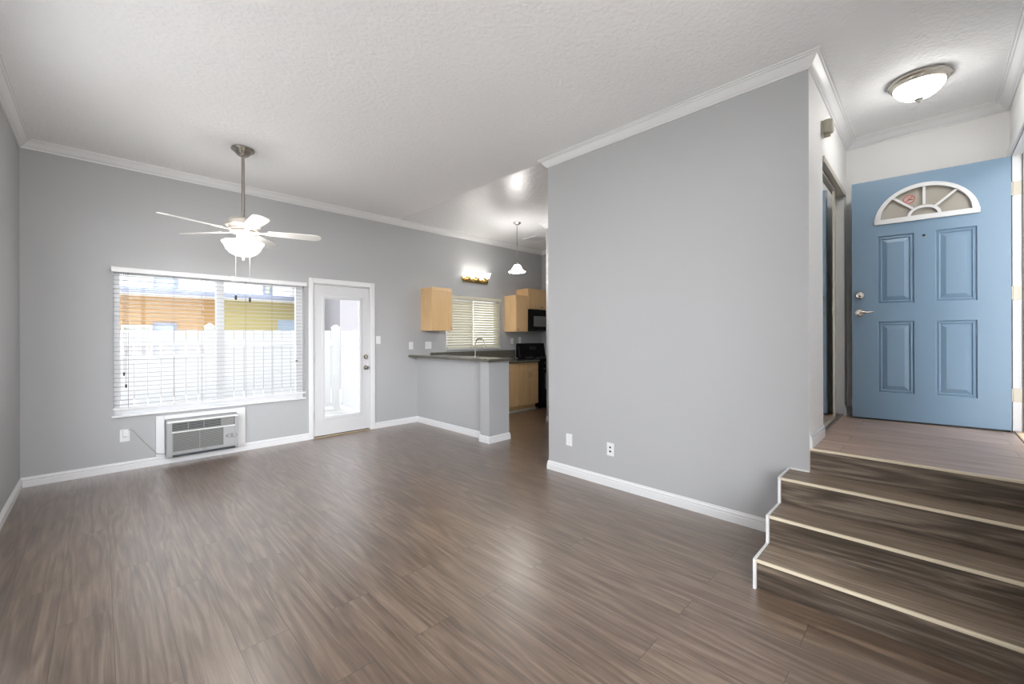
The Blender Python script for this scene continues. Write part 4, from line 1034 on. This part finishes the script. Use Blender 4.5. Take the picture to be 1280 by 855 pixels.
# neighbouring building
bd = thing('neighbour_building', (1.0, 13.5, -0.13), 'two storey neighbour house, orange below and white siding above', 'building')
b = MB(); b.box(-4.5, 2.25, 13.5, 16, -0.13, 2.36); b.build('orange_wall', M['stucco'], bd)
b = MB(); b.box(2.25, 4.35, 13.5, 16, -0.13, 2.36); b.build('yellow_wall', M['stuccoy'], bd)
b = MB(); b.box(-4.5, 4.35, 13.42, 16, 2.50, 5.2); b.build('upper_wall', M['siding'], bd)
b = MB(); b.box(-4.5, 4.35, 13.47, 13.4995, -0.13, 1.30); b.build('shade_band', M['stuccog'], bd)  # grey band stands in for shade seen through the fence slots
b = MB(); b.box(-4.6, 4.45, 13.18, 13.6, 2.36, 2.50); b.build('eave_band', M['vinyl'], bd)
b = MB(); b.box(-4.6, 4.45, 13.06, 13.18, 2.42, 2.53); b.build('gutter', M['bluefrm'], bd)
b = MB(); b.prism([(12.9, 5.2), (16.5, 5.2), (14.7, 6.2)], lambda p, a: Vector((a, p[0], p[1])), -4.8, 4.7); b.build('roof', M['roof'], bd)
for x0, x1, z0, z1, mm_, ff_ in ((0.42, 0.88, 2.78, 4.0, 'sage', 'vinyl'), (0.98, 1.36, 2.55, 4.0, 'bluewin', 'bluefrm'), (3.35, 3.48, 2.6, 4.0, 'sage', 'bluefrm')):
    yb = 13.42
    b = MB(); rect_wall(b, XB, x0 - 0.05, x1 + 0.05, z0 - 0.05, z1, [(x0, x1, z0, z1 - 0.05)], yb - 0.05, yb - 0.001); wf = b.build('window_frame', M[ff_], bd)
    b = MB(); b.box(x0, x1, yb - 0.02, yb - 0.001, z0, z1 - 0.05); b.build('pane', M[mm_], wf)
for x0, x1, z0, z1, mm_, ff_ in ((0.40, 0.86, 0.8, 1.66, 'sage', 'vinyl'), (0.97, 1.33, 0.8, 1.72, 'bluewin', 'bluefrm'), (3.75, 4.15, 0.8, 1.85, 'bluewin', 'bluewin')):
    b = MB(); rect_wall(b, XB, x0 - 0.05, x1 + 0.05, z0 - 0.05, z1, [(x0, x1, z0, z1 - 0.05)], 13.45, 13.499); wf = b.build('window_frame', M[ff_], bd)
    b = MB(); b.box(x0, x1, 13.48, 13.499, z0, z1 - 0.05); b.build('pane', M[mm_], wf)
bg_ = thing('neighbour_building', (7.0, 11.5, -0.13), 'lilac grey stucco house wall above the fence behind the patio door', 'building')
b = MB(); b.box(4.75, 9.5, 11.6, 15, -0.13, 4.6); b.build('wall_block', M['stuccog'], bg_)
b = MB(); b.box(4.65, 9.6, 11.45, 15.2, 4.6, 4.75); b.build('roof', M['roof'], bg_)
# tree past the neighbour house
tr_ = thing('garden_tree', (4.25, 12.4, -0.13), 'green tree top showing at the upper corner of the window', 'tree')
b = MB(); b.tube([(4.25, 12.4, -0.13), (4.22, 12.4, 1.4), (4.25, 12.4, 2.9)], [0.09, 0.07, 0.04], 10); b.build('trunk', M['bark'], tr_, smooth=True)
b = MB(); rnd = random.Random(3)
for i in range(900):
    u_, v_ = rnd.random() * 2 * PI, rnd.random() * 2 - 1; r_ = rnd.random() ** 0.4
    s_ = math.sqrt(1 - v_ * v_); p = Vector((4.15 + 0.50 * r_ * s_ * math.cos(u_), 12.4 + 0.50 * r_ * s_ * math.sin(u_), 3.45 + 0.85 * r_ * v_))
    R = Matrix.Rotation(rnd.random() * 6.28, 3, 'Z') @ Matrix.Rotation(rnd.random() * 3.14, 3, 'X')
    q4 = [p + R @ Vector(c) for c in ((-.05, 0, 0), (0, -.022, .006), (.05, 0, 0), (0, .022, .006))]
    b.bm.faces.new([b.bm.verts.new(c) for c in q4])
b.build('foliage', M['leaf'], tr_)
